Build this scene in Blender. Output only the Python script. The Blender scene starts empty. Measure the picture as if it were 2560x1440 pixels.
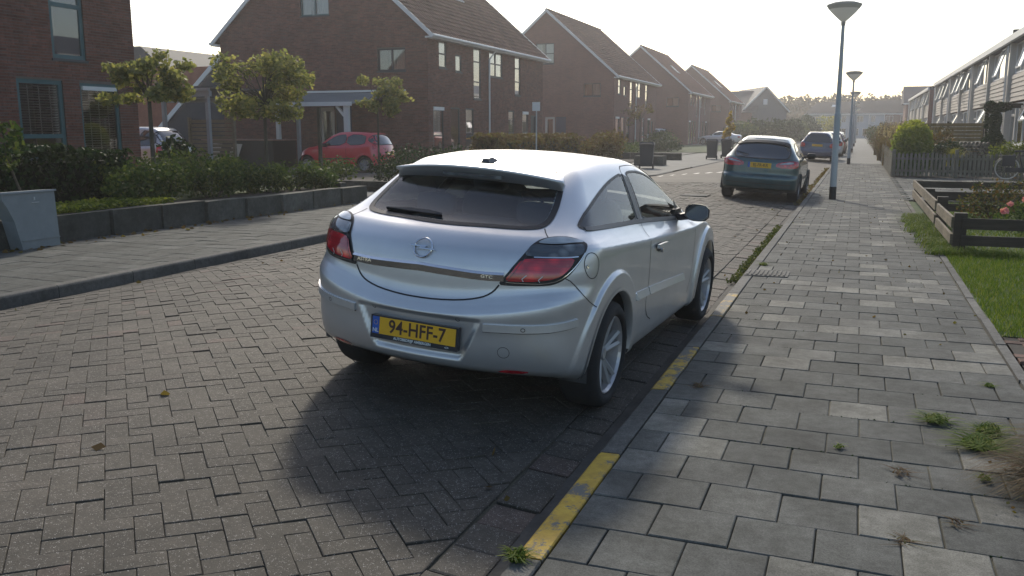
import bpy, math, random
import numpy as np
from mathutils import Matrix, Vector
R=math.radians
random.seed(7); RNG=np.random.default_rng(7)
SC=bpy.context.scene; COL=SC.collection
# ---------------------------------------------------------------- camera, sky, sun, exposure
cd=bpy.data.cameras.new('camera'); cam=bpy.data.objects.new('camera',cd); COL.objects.link(cam)
cam.location=(0,0,1.55); cam.rotation_euler=(R(90-10.08),0,R(21.08))
cd.sensor_width=36; cd.lens=36*2222/2560; cd.clip_start=.05; cd.clip_end=3000
SC.camera=cam
SUN_AZ,SUN_EL=R(-22.5),R(34)       # azimuth from +Y (negative = left), elevation
wd=bpy.data.worlds.new('World'); SC.world=wd; wd.use_nodes=True
nt=wd.node_tree; nt.nodes.clear()
sky=nt.nodes.new('ShaderNodeTexSky'); sky.sky_type='NISHITA'; sky.sun_disc=False
sky.sun_elevation=SUN_EL; sky.sun_rotation=SUN_AZ; sky.air_density=1.0; sky.dust_density=1.5; sky.ozone_density=.7
bg=nt.nodes.new('ShaderNodeBackground'); bg.inputs[1].default_value=.15
wo=nt.nodes.new('ShaderNodeOutputWorld'); nt.links.new(sky.outputs[0],bg.inputs[0]); nt.links.new(bg.outputs[0],wo.inputs[0])
sl=bpy.data.lights.new('sun','SUN'); sl.energy=2.5; sl.angle=R(5); sl.color=(1,.92,.77)
so=bpy.data.objects.new('sun',sl); COL.objects.link(so)
sd=Vector((math.sin(SUN_AZ)*math.cos(SUN_EL),math.cos(SUN_AZ)*math.cos(SUN_EL),math.sin(SUN_EL)))
so.rotation_euler=sd.to_track_quat('Z','Y').to_euler(); so.location=(0,0,60)
SC.view_settings.view_transform='Standard'; SC.view_settings.look='None'; SC.view_settings.gamma=1
SC.view_settings.use_curve_mapping=False; SC.view_settings.exposure=.2
cy=SC.cycles
SC.render.engine='CYCLES'
cy.max_bounces=8; cy.transparent_max_bounces=16; cy.volume_bounces=1; cy.sample_clamp_indirect=6; cy.use_denoising=True
cy.volume_step_rate=4
# ---------------------------------------------------------------- helpers
ORG={}
def tag(o,label=None,cat=None,group=None,kind=None):
    if label:o['label']=label
    if cat:o['category']=cat
    if group:o['group']=group
    if kind:o['kind']=kind
    return o
def thing(name,label,cat,loc=(0,0,0),group=None,local=False,rotz=0,kind=None):
    o=bpy.data.objects.new(name,None); COL.objects.link(o); o.location=loc; o.rotation_euler=(0,0,rotz)
    o.empty_display_size=.2
    tag(o,label,cat,group,kind); ORG[o.name]=np.array([0,0,0.] if local else loc,float); return o
def newmesh(name,V,Fc,mats=None,smooth=False,mi=None,tint=None):
    me=bpy.data.meshes.new(name)
    V=np.asarray(V,np.float32).reshape(-1,3)
    if isinstance(Fc,np.ndarray) and Fc.ndim==2:
        k=Fc.shape[1];n=len(Fc)
        me.vertices.add(len(V)); me.vertices.foreach_set('co',V.ravel())
        me.loops.add(n*k); me.loops.foreach_set('vertex_index',Fc.astype(np.int32).ravel())
        me.polygons.add(n); me.polygons.foreach_set('loop_start',np.arange(0,n*k,k,dtype=np.int32))
        me.update(calc_edges=True)
    else:
        me.from_pydata(V.tolist(),[],[list(map(int,q)) for q in Fc]); me.update()
    if mats is not None:
        for m in (mats if isinstance(mats,(list,tuple)) else [mats]): me.materials.append(m)
    if smooth: me.polygons.foreach_set('use_smooth',[True]*len(me.polygons))
    if mi is not None: me.polygons.foreach_set('material_index',np.asarray(mi,np.int32))
    if tint is not None:
        a=me.attributes.new('tint','FLOAT','POINT'); a.data.foreach_set('value',np.asarray(tint,np.float32))
    return me
def obj(name,V,Fc,mats,parent=None,smooth=False,local=False,**k):
    V=np.asarray(V,float).reshape(-1,3)
    if parent is not None and not local: V=V-ORG.get(parent.name,0)
    o=bpy.data.objects.new(name,newmesh(name,V,Fc,mats,smooth,**k)); COL.objects.link(o)
    if parent is not None: o.parent=parent; ORG[o.name]=ORG.get(parent.name,np.zeros(3))
    else: ORG[o.name]=np.zeros(3)
    return o
class MB:
    """collects simple solids into one mesh"""
    def __init__(s): s.V=[];s.F=[];s.M=[];s.T=[]
    def add(s,V,Fc,m=0,t=.5):
        b=len(s.V); s.V+= [tuple(map(float,v)) for v in V]; s.F+=[tuple(i+b for i in q) for q in Fc]; s.M+=[m]*len(Fc); s.T+=[t]*len(V); return s
    def box(s,x0,x1,y0,y1,z0,z1,m=0,t=.5,rz=0,c=None,bev=0):
        V=[(x,y,z) for z in (z0,z1) for y in (y0,y1) for x in (x0,x1)]
        if rz:
            cx,cy_=c if c else ((x0+x1)/2,(y0+y1)/2);ca,sa=math.cos(rz),math.sin(rz)
            V=[(cx+(x-cx)*ca-(y-cy_)*sa,cy_+(x-cx)*sa+(y-cy_)*ca,z) for x,y,z in V]
        return s.add(V,[(0,2,3,1),(4,5,7,6),(0,1,5,4),(2,6,7,3),(0,4,6,2),(1,3,7,5)],m,t)
    def beam(s,a,b,w,h=None,m=0,t=.5,up=(0,0,1)):
        a=Vector(a);b=Vector(b);h=h or w;d=(b-a).normalized();u=Vector(up)
        if abs(d.dot(u))>.99:u=Vector((0,1,0))
        x=d.cross(u).normalized()*w/2;y=x.cross(d).normalized()*h/2
        V=[p+sx*x+sy*y for p in (a,b) for sx,sy in ((-1,-1),(1,-1),(1,1),(-1,1))]
        return s.add(V,[(3,2,1,0),(4,5,6,7),(0,1,5,4),(1,2,6,5),(2,3,7,6),(3,0,4,7)],m,t)
    def tube(s,pts,r,n=8,m=0,t=.5,cap=True):
        pts=[Vector(p) for p in pts];rs=r if isinstance(r,(list,tuple)) else [r]*len(pts);V=[];F=[]
        for i,p in enumerate(pts):
            d=(pts[min(i+1,len(pts)-1)]-pts[max(i-1,0)]).normalized()
            u=Vector((0,0,1)) if abs(d.z)<.9 else Vector((0,1,0))
            x=d.cross(u).normalized();y=x.cross(d)
            for k in range(n):
                a=2*math.pi*k/n;V.append(p+rs[i]*(math.cos(a)*x+math.sin(a)*y))
        for i in range(len(pts)-1):
            for k in range(n): F.append((i*n+k,i*n+(k+1)%n,(i+1)*n+(k+1)%n,(i+1)*n+k))
        if cap:F+= [tuple(range(n-1,-1,-1)),tuple(range((len(pts)-1)*n,len(pts)*n))]
        return s.add(V,[tuple(reversed(q)) for q in F],m,t)
    def lathe(s,prof,c=(0,0,0),n=24,m=0,t=.5,axis='z'):
        V=[];F=[]
        for r,z in prof:
            for k in range(n):
                a=2*math.pi*k/n;x,y=r*math.cos(a),r*math.sin(a)
                V.append((c[0]+x,c[1]+y,c[2]+z) if axis=='z' else (c[0]+x,c[1]+z,c[2]+y))
        for i in range(len(prof)-1):
            for k in range(n):
                q=(i*n+k,i*n+(k+1)%n,(i+1)*n+(k+1)%n,(i+1)*n+k); F.append(q if axis=='z' else tuple(reversed(q)))
        return s.add(V,F,m,t)
    def build(s,name,mats,parent=None,smooth=False,local=False,tint=False):
        return obj(name,s.V,s.F,mats,parent,smooth,local,mi=s.M,tint=s.T if tint else None)
def clip_poly(P,n,c):
    """keep the part of polygon P (2-D) where n.p<=c"""
    out=[]
    for i in range(len(P)):
        a,b=P[i],P[(i+1)%len(P)];da=n[0]*a[0]+n[1]*a[1]-c;db=n[0]*b[0]+n[1]*b[1]-c
        if da<=0:out.append(a)
        if da*db<0:
            t=da/(da-db);out.append((a[0]+(b[0]-a[0])*t,a[1]+(b[1]-a[1])*t))
    return out
# ---------------------------------------------------------------- materials
def nodes(name):
    m=bpy.data.materials.new(name); m.use_nodes=True; t=m.node_tree; b=t.nodes['Principled BSDF']; return m,t,b
def ramp(t,fac,stops):
    r=t.nodes.new('ShaderNodeValToRGB'); e=r.color_ramp.elements
    while len(e)<len(stops): e.new(.5)
    for i,(p,c) in enumerate(stops): e[i].position=p; e[i].color=(*c,1)
    t.links.new(fac,r.inputs[0]); return r.outputs[0]
def noise(t,scale,detail=4,rough=.6,vec=None,dist=0):
    n=t.nodes.new('ShaderNodeTexNoise'); n.inputs['Scale'].default_value=scale; n.inputs['Detail'].default_value=detail
    n.inputs['Roughness'].default_value=rough; n.inputs['Distortion'].default_value=dist
    if vec is None:
        g=t.nodes.new('ShaderNodeNewGeometry'); vec=g.outputs['Position']
    t.links.new(vec,n.inputs['Vector']); return n.outputs['Fac']
def mixc(t,a,b,f,mode='MIX'):
    m=t.nodes.new('ShaderNodeMix'); m.data_type='RGBA'; m.blend_type=mode
    for s,v in ((0,f),(6,a),(7,b)):
        if isinstance(v,(int,float)): m.inputs[s].default_value=v
        elif isinstance(v,tuple): m.inputs[s].default_value=(*v,1)
        else: t.links.new(v,m.inputs[s])
    return m.outputs[2]
def bump(t,b,h,strength=.3,dist=.01):
    n=t.nodes.new('ShaderNodeBump'); n.inputs['Strength'].default_value=strength; n.inputs['Distance'].default_value=dist
    t.links.new(h,n.inputs['Height']); t.links.new(n.outputs[0],b.inputs['Normal']); return n
def scalec(c,k): return tuple(min(1,x*k) for x in c)
def mat(name,c,rough=.6,metal=0,var=.25,scale=3,fine=60,bmp=0,spec=.5,coat=0):
    """a plain surface with mottling at two scales"""
    m,t,b=nodes(name)
    n1=noise(t,scale,5); n2=noise(t,fine,3)
    c1=ramp(t,n1,[(.25,scalec(c,1-var)),(.75,scalec(c,1+var))])
    c2=ramp(t,n2,[(.3,(1-var*.6,)*3),(.7,(1,1,1))])
    t.links.new(mixc(t,c1,c2,1.,'MULTIPLY'),b.inputs['Base Color'])
    b.inputs['Roughness'].default_value=rough; b.inputs['Metallic'].default_value=metal
    b.inputs['Specular IOR Level'].default_value=spec; b.inputs['Coat Weight'].default_value=coat
    if bmp: bump(t,b,n2,bmp,.004)
    return m
def tintmat(name,cols,rough=.85,fine=160,speck=0,bmp=.4,stain=.35,stain_scale=1.3,spec=.3,lo=None):
    """pieces (bricks, tiles): colour by the piece's own 'tint' value, grain, soil stains"""
    m,t,b=nodes(name)
    a=t.nodes.new('ShaderNodeAttribute'); a.attribute_name='tint'
    base=ramp(t,a.outputs['Fac'],[(i/(len(cols)-1),c) for i,c in enumerate(cols)])
    n1=noise(t,stain_scale,6,.65); n2=noise(t,fine,3,.7); n3=noise(t,18,4)
    st=ramp(t,n1,[(.32,(1-stain,)*3),(.62,(1.0,)*3)])
    c=mixc(t,base,st,1.,'MULTIPLY')
    c=mixc(t,c,ramp(t,n3,[(.3,(.74,.74,.74)),(.7,(1.,1.,1.))]),1.,'MULTIPLY')
    c=mixc(t,c,ramp(t,n2,[(.32,(.5,.5,.5)),(.62,(1.08,1.08,1.08))]),.9,'MULTIPLY')
    c=mixc(t,c,ramp(t,noise(t,4.5,5,.7),[(.35,(.72,.73,.70)),(.6,(1,1,1))]),.9,'MULTIPLY')
    if speck:
        v=t.nodes.new('ShaderNodeTexVoronoi'); v.inputs['Scale'].default_value=170; g=t.nodes.new('ShaderNodeNewGeometry')
        t.links.new(g.outputs['Position'],v.inputs['Vector'])
        sp=ramp(t,v.outputs['Distance'],[(.0,(1,1,1)),(.26,(1,1,1)),(.34,(0,0,0))])
        big=ramp(t,noise(t,60,2),[(.5,(0,0,0)),(.62,(1,1,1))])
        f=mixc(t,sp,big,1.,'MULTIPLY')
        c=mixc(t,c,(.42,.39,.35),mixc(t,(0,0,0),f,speck))
    t.links.new(c,b.inputs['Base Color']); b.inputs['Roughness'].default_value=rough
    b.inputs['Specular IOR Level'].default_value=spec
    if bmp: bump(t,b,n2,bmp,.004)
    return m
def leafmat(name,c1,c2,c3=None,trans=.45,tc=(1.25,1.3,.7)):
    m,t,b=nodes(name)
    a=t.nodes.new('ShaderNodeAttribute'); a.attribute_name='tint'
    st=[(0,c1),(1,c2)] if c3 is None else [(0,c1),(.55,c2),(1,c3)]
    c=ramp(t,a.outputs['Fac'],st)
    t.links.new(c,b.inputs['Base Color']); b.inputs['Roughness'].default_value=.55; b.inputs['Specular IOR Level'].default_value=.08
    tr=t.nodes.new('ShaderNodeBsdfTranslucent'); t.links.new(mixc(t,c,tc,1.,'MULTIPLY'),tr.inputs[0])
    mx=t.nodes.new('ShaderNodeMixShader'); mx.inputs[0].default_value=trans
    o=t.nodes['Material Output']; t.links.new(b.outputs[0],mx.inputs[1]); t.links.new(tr.outputs[0],mx.inputs[2]); t.links.new(mx.outputs[0],o.inputs[0])
    return m
def glassmat(name,tint=(.3,.36,.36),refl=1.0,ior=1.5,rough=.02):
    m=bpy.data.materials.new(name); m.use_nodes=True; t=m.node_tree; t.nodes.remove(t.nodes['Principled BSDF'])
    tr=t.nodes.new('ShaderNodeBsdfTransparent'); tr.inputs[0].default_value=(*tint,1)
    gl=t.nodes.new('ShaderNodeBsdfGlossy'); gl.inputs['Roughness'].default_value=rough
    fr=t.nodes.new('ShaderNodeFresnel'); fr.inputs[0].default_value=ior
    mt=t.nodes.new('ShaderNodeMath'); mt.operation='MULTIPLY_ADD'; mt.inputs[1].default_value=refl; mt.inputs[2].default_value=.03; mt.use_clamp=True
    mx=t.nodes.new('ShaderNodeMixShader'); t.links.new(fr.outputs[0],mt.inputs[0]); t.links.new(mt.outputs[0],mx.inputs[0])
    t.links.new(tr.outputs[0],mx.inputs[1]); t.links.new(gl.outputs[0],mx.inputs[2]); t.links.new(mx.outputs[0],t.nodes['Material Output'].inputs[0])
    return m
def paint(name,c,metal=.0,rough=.3,coat=1.,dust=.12,inner=(.02,.02,.022),flake=0):
    m,t,b=nodes(name)
    n=noise(t,2.2,5); b.inputs['Coat Weight'].default_value=coat; b.inputs['Coat Roughness'].default_value=.06
    col=mixc(t,ramp(t,n,[(.3,scalec(c,.94)),(.7,c)]),(.25,.23,.2),mixc(t,(0,0,0),ramp(t,noise(t,5,6,.7),[(.45,(0,0,0)),(.8,(1,1,1))]),dust))
    g=t.nodes.new('ShaderNodeNewGeometry')
    t.links.new(mixc(t,col,inner,g.outputs['Backfacing']),b.inputs['Base Color'])
    mm=t.nodes.new('ShaderNodeMath'); mm.operation='MULTIPLY_ADD'; t.links.new(g.outputs['Backfacing'],mm.inputs[0]); mm.inputs[1].default_value=-metal; mm.inputs[2].default_value=metal
    t.links.new(mm.outputs[0],b.inputs['Metallic'])
    r=t.nodes.new('ShaderNodeMapRange'); t.links.new(noise(t,9,5,.7),r.inputs[0]); r.inputs[3].default_value=rough*.85; r.inputs[4].default_value=rough*1.25
    t.links.new(r.outputs[0],b.inputs['Roughness'])
    if flake: bump(t,b,noise(t,900,2),flake,.0005)
    return m
def brickmat(name,axis,c1,c2,mortar):
    m,t,b=nodes(name)
    g=t.nodes.new('ShaderNodeNewGeometry'); s=t.nodes.new('ShaderNodeSeparateXYZ'); t.links.new(g.outputs['Position'],s.inputs[0])
    cb=t.nodes.new('ShaderNodeCombineXYZ'); t.links.new(s.outputs[axis],cb.inputs[0]); t.links.new(s.outputs[2],cb.inputs[1])
    br=t.nodes.new('ShaderNodeTexBrick'); br.inputs['Scale'].default_value=1; br.inputs['Brick Width'].default_value=.22; br.inputs['Row Height'].default_value=.0625
    br.inputs['Mortar Size'].default_value=.006; br.inputs['Color1'].default_value=(*c1,1); br.inputs['Color2'].default_value=(*c2,1); br.inputs['Mortar'].default_value=(*mortar,1)
    br.inputs['Bias'].default_value=-.1
    t.links.new(cb.outputs[0],br.inputs['Vector'])
    c=mixc(t,br.outputs['Color'],ramp(t,noise(t,.6,6,.6),[(.3,(.78,.76,.76)),(.7,(1,1,1))]),1.,'MULTIPLY')
    c=mixc(t,c,ramp(t,noise(t,25,3),[(.3,(.8,.8,.8)),(.7,(1,1,1))]),1.,'MULTIPLY')
    t.links.new(c,b.inputs['Base Color']); b.inputs['Roughness'].default_value=.9
    bump(t,b,br.outputs['Fac'],-.3,.005); return m
def woodmat(name,c,axis_scale=(4,4,40),rough=.85):
    m,t,b=nodes(name)
    g=t.nodes.new('ShaderNodeNewGeometry'); mp=t.nodes.new('ShaderNodeMapping'); mp.inputs['Scale'].default_value=axis_scale
    t.links.new(g.outputs['Position'],mp.inputs['Vector'])
    n=noise(t,1.,6,.65,mp.outputs[0]); c1=ramp(t,n,[(.3,scalec(c,.55)),(.7,scalec(c,1.2))])
    c1=mixc(t,c1,ramp(t,noise(t,2.,5),[(.35,(.65,.68,.62)),(.7,(1,1,1))]),1.,'MULTIPLY')
    t.links.new(c1,b.inputs['Base Color']); b.inputs['Roughness'].default_value=rough; bump(t,b,n,.4,.003); return m
M={}
M['tile']=tintmat('pavement_tile_concrete',[(.095,.10,.09),(.15,.152,.138),(.20,.197,.175),(.34,.325,.275)],stain=.5,stain_scale=1.9,spec=.35,speck=.12)
M['paver']=tintmat('road_paver_concrete',[(.090,.075,.056),(.104,.088,.067),(.120,.101,.078),(.145,.10,.078)],speck=.9,stain=.5,spec=.45,rough=.8)
M['joint']=mat('joint_soil',(.085,.078,.052),.95,var=.5,scale=6)
M['gutter']=mat('gutter_dirt',(.07,.064,.055),.9,var=.5,scale=5)
M['kerb']=tintmat('kerb_concrete',[(.12,.12,.115),(.17,.165,.15),(.24,.23,.21)],speck=.3,stain=.4)
M['block']=tintmat('retaining_block_concrete',[(.10,.10,.085),(.135,.135,.115),(.18,.175,.15)],stain=.55,stain_scale=2.2)
M['soil']=mat('soil',(.05,.042,.032),.95,var=.5,scale=4,bmp=.5)
M['lawn']=mat('lawn_ground',(.055,.085,.02),.95,var=.4,scale=3,bmp=.4)
M['ground']=mat('ground_green',(.06,.07,.035),.95,var=.3,scale=.3)
M['farpave']=mat('pavement_far',(.175,.17,.15),.85,var=.2,scale=1.2,fine=14)
M['farroad']=mat('road_far',(.12,.103,.08),.85,var=.25,scale=.8,fine=14)
M['white']=mat('white_paint',(.72,.72,.70),.5,var=.06)
M['offwhite']=mat('offwhite_paint',(.56,.52,.46),.55,var=.08)
M['teal']=mat('teal_painted_wood',(.03,.105,.12),.5,var=.12)
M['slate']=mat('slate_roof',(.028,.036,.048),.7,var=.25,scale=2)
M['black']=mat('black_plastic',(.012,.012,.014),.5,var=.2)
M['rubber']=mat('tyre_rubber',(.018,.018,.019),.85,var=.3,scale=12)
M['chrome']=mat('chrome',(.75,.76,.77),.08,1.,var=.03)
M['alloy']=paint('wheel_alloy',(.50,.485,.49),.5,.3,.4,.3,inner=(.3,.3,.3))
M['steel']=mat('galvanised_steel',(.40,.42,.42),.55,.0,var=.1)
M['wood']=woodmat('weathered_board_wood',(.24,.19,.13))
M['woodx']=woodmat('board_wood_dark',(.07,.052,.037))
M['picket']=woodmat('picket_wood',(.20,.18,.14),(30,30,3))
M['bark']=woodmat('bark',(.10,.085,.065),(25,25,5))
M['yfence']=woodmat('yellowish_wood_screen',(.26,.19,.07),(3,3,20))
M['curtain']=mat('curtain_white',(.55,.55,.52),.8,var=.1,scale=8)
M['dark']=mat('dark_interior',(.05,.052,.055),.9,var=.2)
M['seat']=mat('seat_fabric',(.13,.135,.145),.9,var=.2,fine=200)
M['wglass']=glassmat('window_glass',(.66,.70,.70),3.0,1.6)
M['cglass']=glassmat('car_glass',(.78,.86,.82),.9,1.5)
M['tglass']=glassmat('tinted_car_glass',(.80,.90,.89),1.0,1.45)
M['dglass']=mat('dark_car_glass',(.02,.026,.03),.06,0,var=.1,spec=.8,coat=1)
import numpy as np
def smax(a,b,k):
    h=np.clip(.5+.5*(a-b)/k,0,1)
    return b+(a-b)*h+k*h*(1-h)
def pch(x,y):
    """smooth monotone cubic interpolation through the knots"""
    x=np.array(x,float);y=np.array(y,float);h=np.diff(x);d=np.diff(y)/h
    m=np.zeros(len(x));m[0]=d[0];m[-1]=d[-1]
    for i in range(1,len(x)-1):
        if d[i-1]*d[i]>0:
            w1=2*h[i]+h[i-1];w2=h[i]+2*h[i-1];m[i]=(w1+w2)/(w1/d[i-1]+w2/d[i])
    X=np.linspace(x[0],x[-1],600)
    i=np.clip(np.searchsorted(x,X)-1,0,len(x)-2);t=(X-x[i])/h[i]
    Y=(2*t**3-3*t**2+1)*y[i]+(t**3-2*t**2+t)*h[i]*m[i]+(-2*t**3+3*t**2)*y[i+1]+(t**3-t**2)*h[i]*m[i+1]
    return lambda q:np.interp(q,X,Y)
def sst(a,b,x):
    t=np.clip((x-a)/(b-a),0,1);return t*t*(3-2*t)
class Car:
    def __init__(s,d):
        s.d=d
        s.Sw=pch(*zip(*d['side']));s.P=pch(*zip(*d['plan']));s.C=pch(*zip(*d['cabin']))
        s.T=pch(*zip(*d['top']));s.R=pch(*zip(*d['rear']));s.Fr=pch(*zip(*d['front']))
    def F(s,p):
        d=s.d;u,v,w=p[...,0],np.abs(p[...,1]),p[...,2]
        wb=d.get('belt',1.0)
        cab=np.clip((w-wb)/.35,0,1.3)
        ws=w+d.get('tilt',0)*(np.clip(u,-.6,2.)+.4)*sst(.7,.95,w)
        S=s.Sw(ws)*s.P(u)*(1-(1-s.C(u))*cab)
        for uw in (0,d['wb']):
            r=np.hypot(u-uw,w-d['wr'])
            S=S+d.get('flare',.018)*(1-sst(d['fr']-.02,d['fr']+.01,r))*sst(d['wr']-.25,d['wr']-.05,w)
        a=v-S
        T=s.T(u+d['bow']*v*v*sst(1.2,1.9,u))-d['crown']*v*v
        if 'belt_rise' in d: pass
        b=w-T
        R=s.R(w-d.get('lift',0)*v*v*sst(.45,.6,w)*(1-sst(.72,.9,w)))+d['rplan']*v*v+d.get('rplan6',0)*v**6
        if 'recess' in d:
            z0,z1,h0,h1,dep=d['recess']
            hw=h0+(h1-h0)*np.clip((w-z0)/(z1-z0),0,1)
            R=R+dep*(1-sst(hw-.025,hw+.02,v))*sst(z0-.025,z0+.02,w)*(1-sst(z1-.018,z1+.010,w))
        c=R-u
        f=u-(s.Fr(w)-.42*v*v)
        m=smax(a,b,d['ktop']*(1-.0*w))
        krear=d['krear']
        m=smax(m,c,krear)
        m=smax(m,f,.22)
        m=smax(m,d['bot']+.08*sst(-.15,-.6,u)-w,.05) if False else smax(m,d['bot']+.08*sst(.15,.6,-u)-w,.05)
        return m
    def normal(s,p):
        e=1e-3;g=np.stack([s.F(p+np.eye(3)[i]*e)-s.F(p-np.eye(3)[i]*e) for i in range(3)],-1)
        return g/np.maximum(np.linalg.norm(g,axis=-1,keepdims=True),1e-9)
    def hit(s,o,d,t1=6.,n=160):
        """first hit along rays o + d t, vectorised; nan if none"""
        o=np.broadcast_to(o,d.shape);t=np.zeros(d.shape[:-1]);lo=t.copy();hi=np.full(t.shape,np.nan)
        step=t1/n;alive=np.ones(t.shape,bool)
        for i in range(1,n+1):
            ti=np.full(t.shape,i*step);f=s.F(o+d*ti[...,None])
            new=alive&(f<0);hi[new]=ti[new];lo[new]=ti[new]-step;alive&=~new
            if not alive.any():break
        for _ in range(18):
            mid=(lo+hi)/2;f=s.F(o+d*mid[...,None]);ins=f<0
            hi=np.where(ins,mid,hi);lo=np.where(ins,lo,mid)
        return o+d*hi[...,None]
HATCH=dict(wb=2.614,wr=.316,fr=.50,flare=.022,tilt=.06,lift=.17,
 side=[(.1,.80),(.22,.835),(.32,.85),(.45,.86),(.60,.865),(.78,.866),(.90,.864),(.965,.859),(.985,.853),(1.0,.838),(1.03,.806),(1.06,.782),(1.10,.760),(1.14,.74),(1.2,.708),(1.3,.648),(1.38,.595),(1.5,.50)],
 plan=[(-1.,.90),(-.75,.95),(-.4,.985),(0,1.),(2.0,1.),(2.5,.975),(3.2,.92),(3.6,.86)],
 cabin=[(-1,.72),(-.45,.82),(-.1,.88),(.4,.95),(1.,.985),(1.6,.965),(2.2,.92),(3.5,.9)],
 top=[(-1.2,1.29),(-.5,1.33),(-.1,1.362),(.3,1.395),(.7,1.413),(1.1,1.410),(1.35,1.385),(1.6,1.325),(1.9,1.205),(2.15,1.08),(2.35,.995),(2.6,.955),(2.9,.90),(3.2,.81),(3.45,.68),(3.7,.5)],
 rear=[(.1,-.50),(.2,-.62),(.27,-.70),(.34,-.765),(.42,-.79),(.5,-.80),(.585,-.812),(.605,-.810),(.625,-.80),(.66,-.778),(.70,-.757),(.74,-.748),(.80,-.745),(.85,-.74),(.90,-.725),(.95,-.70),(1.0,-.65),(1.03,-.605),(1.055,-.54),(1.085,-.47),(1.15,-.35),(1.25,-.20),(1.34,-.07),(1.45,.06)],
 front=[(.1,3.3),(.25,3.46),(.5,3.52),(.65,3.52),(.75,3.46),(.85,3.3),(1.5,2.6)],
 bow=.25,crown=.09,rplan=.28,rplan6=.22,ktop=.06,krear=.15,bot=.21,
 recess=(.375,.600,.27,.37,.028))
# ---------------------------------------------------------------- ground, road, pavements
KX=-1.10       # kerb face towards the road
def road_z(x):
    if x<=-7.42: return -.121
    return .0676-(.0189 if x<-4.3 else .01457)*(x+4.3)**2
def lx(y): # left kerb line
    return -7.45 if y<29 else (-7.45+(y-29)*.45 if y<31 else (-6.55+(y-31)*.012))
def struct(name,V,Fc,m,**k): return tag(obj(name,V,Fc,m,**k),kind='structure')
struct('ground',[(-900,-300,-.26),(900,-300,-.26),(900,1500,-.26),(-900,1500,-.26)],[(0,1,2,3)],M['ground'])
def sheet(name,fx0,fx1,ys,zf,m,nx=24,parent=None):
    V=[];F=[]
    for y in ys:
        for i in range(nx+1):
            x=fx0(y)+(fx1(y)-fx0(y))*i/nx; V.append((x,y,zf(x,y)))
    for j in range(len(ys)-1):
        for i in range(nx): a=j*(nx+1)+i; F.append((a,a+1,a+nx+2,a+nx+1))
    return struct(name,V,F,m)
NEAR=26.
road=sheet('road_bed',lambda y:lx(y)-.02,lambda y:KX,[-8,0,6,12,18,24,NEAR],lambda x,y:road_z(x)-.009-(.022 if x>-1.26 else 0),M['joint'],40)
road_far=sheet('road_surface',lambda y:lx(y)-.02,lambda y:KX,[NEAR,29,31,40,60,90,130,175],lambda x,y:road_z(x),M['farroad'],40)

def piece(P,z0,zf,depth=.05,bev=.004,lower=.004):
    """prism over the 2-D polygon P with worn top edges; zf gives the height of the surface"""
    n=len(P);cx=sum(p[0] for p in P)/n;cy_=sum(p[1] for p in P)/n
    def sh(p,k):
        d=math.hypot(p[0]-cx,p[1]-cy_)+1e-6;return (p[0]+(cx-p[0])*k/d,p[1]+(cy_-p[1])*k/d)
    V=[];
    for p in P: q=sh(p,bev*1.6);V.append((q[0],q[1],zf(*q)+z0))
    for p in P: V.append((p[0],p[1],zf(*p)+z0-lower))
    for p in P: V.append((p[0],p[1],zf(*p)+z0-depth))
    F=[tuple(range(n))]
    for a in (0,n):
        for i in range(n): F.append((a+i,a+n+i,a+n+(i+1)%n,a+(i+1)%n))
    return V,F
def area2(P): return abs(sum(P[i][0]*P[(i+1)%len(P)][1]-P[(i+1)%len(P)][0]*P[i][1] for i in range(len(P))))/2
def ccw(P):
    s=sum(P[i][0]*P[(i+1)%len(P)][1]-P[(i+1)%len(P)][0]*P[i][1] for i in range(len(P)))
    return P if s>0 else P[::-1]
CAMP=np.array([0,0,1.55]); CH=R(21.08)
def inview(x,y,z=0):
    X=x*math.cos(CH)+y*math.sin(CH);Y=-x*math.sin(CH)+y*math.cos(CH)
    if Y<.5:return False
    th=R(10.08);Z=z-1.55;F=Y*math.cos(th)-Z*math.sin(th);U=Y*math.sin(th)+Z*math.cos(th)
    return F>0 and abs(X/F)<.60 and abs(U/F)<.345
def lay(polys,name,stuff,mat_,parent,zf,cap=300,depth=.05,zjit=.0015,bev=.004,tintf=None,hide=None,tilt=.004,lower=.004):
    """the cap pieces that show largest become parts, the others one stuff mesh"""
    key=[]
    for i,P in enumerate(polys):
        cx=sum(p[0] for p in P)/len(P);cy_=sum(p[1] for p in P)/len(P);d=math.hypot(cx,cy_)
        vis=inview(cx,cy_) and not (hide and hide(cx,cy_))
        key.append((-(area2(P)*1.5/(d*d+2.4)**1.5) if vis else 0,i))
    key.sort(); single={i for k,i in key[:cap] if k<0}
    big=MB()
    for i,P in enumerate(polys):
        P=ccw(P)
        cx=sum(p[0] for p in P)/len(P);cy_=sum(p[1] for p in P)/len(P)
        j=random.gauss(0,zjit);sx=random.gauss(0,tilt);sy=random.gauss(0,tilt)
        t=tintf(cx,cy_) if tintf else random.random()
        V,F=piece(P,j,lambda x,y:zf(x,y)+sx*(x-cx)+sy*(y-cy_),depth,bev,lower)
        if i in single:
            V=[(x-cx,y-cy_,z) for x,y,z in V]
            o=obj(name,V,F,mat_,parent,local=True,tint=[t]*len(V)); o.location=(cx,cy_,0)
        else: big.add(V,F,0,t)
    if big.V: tag(big.build(stuff,mat_,parent,tint=True,local=True),kind='stuff')
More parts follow.
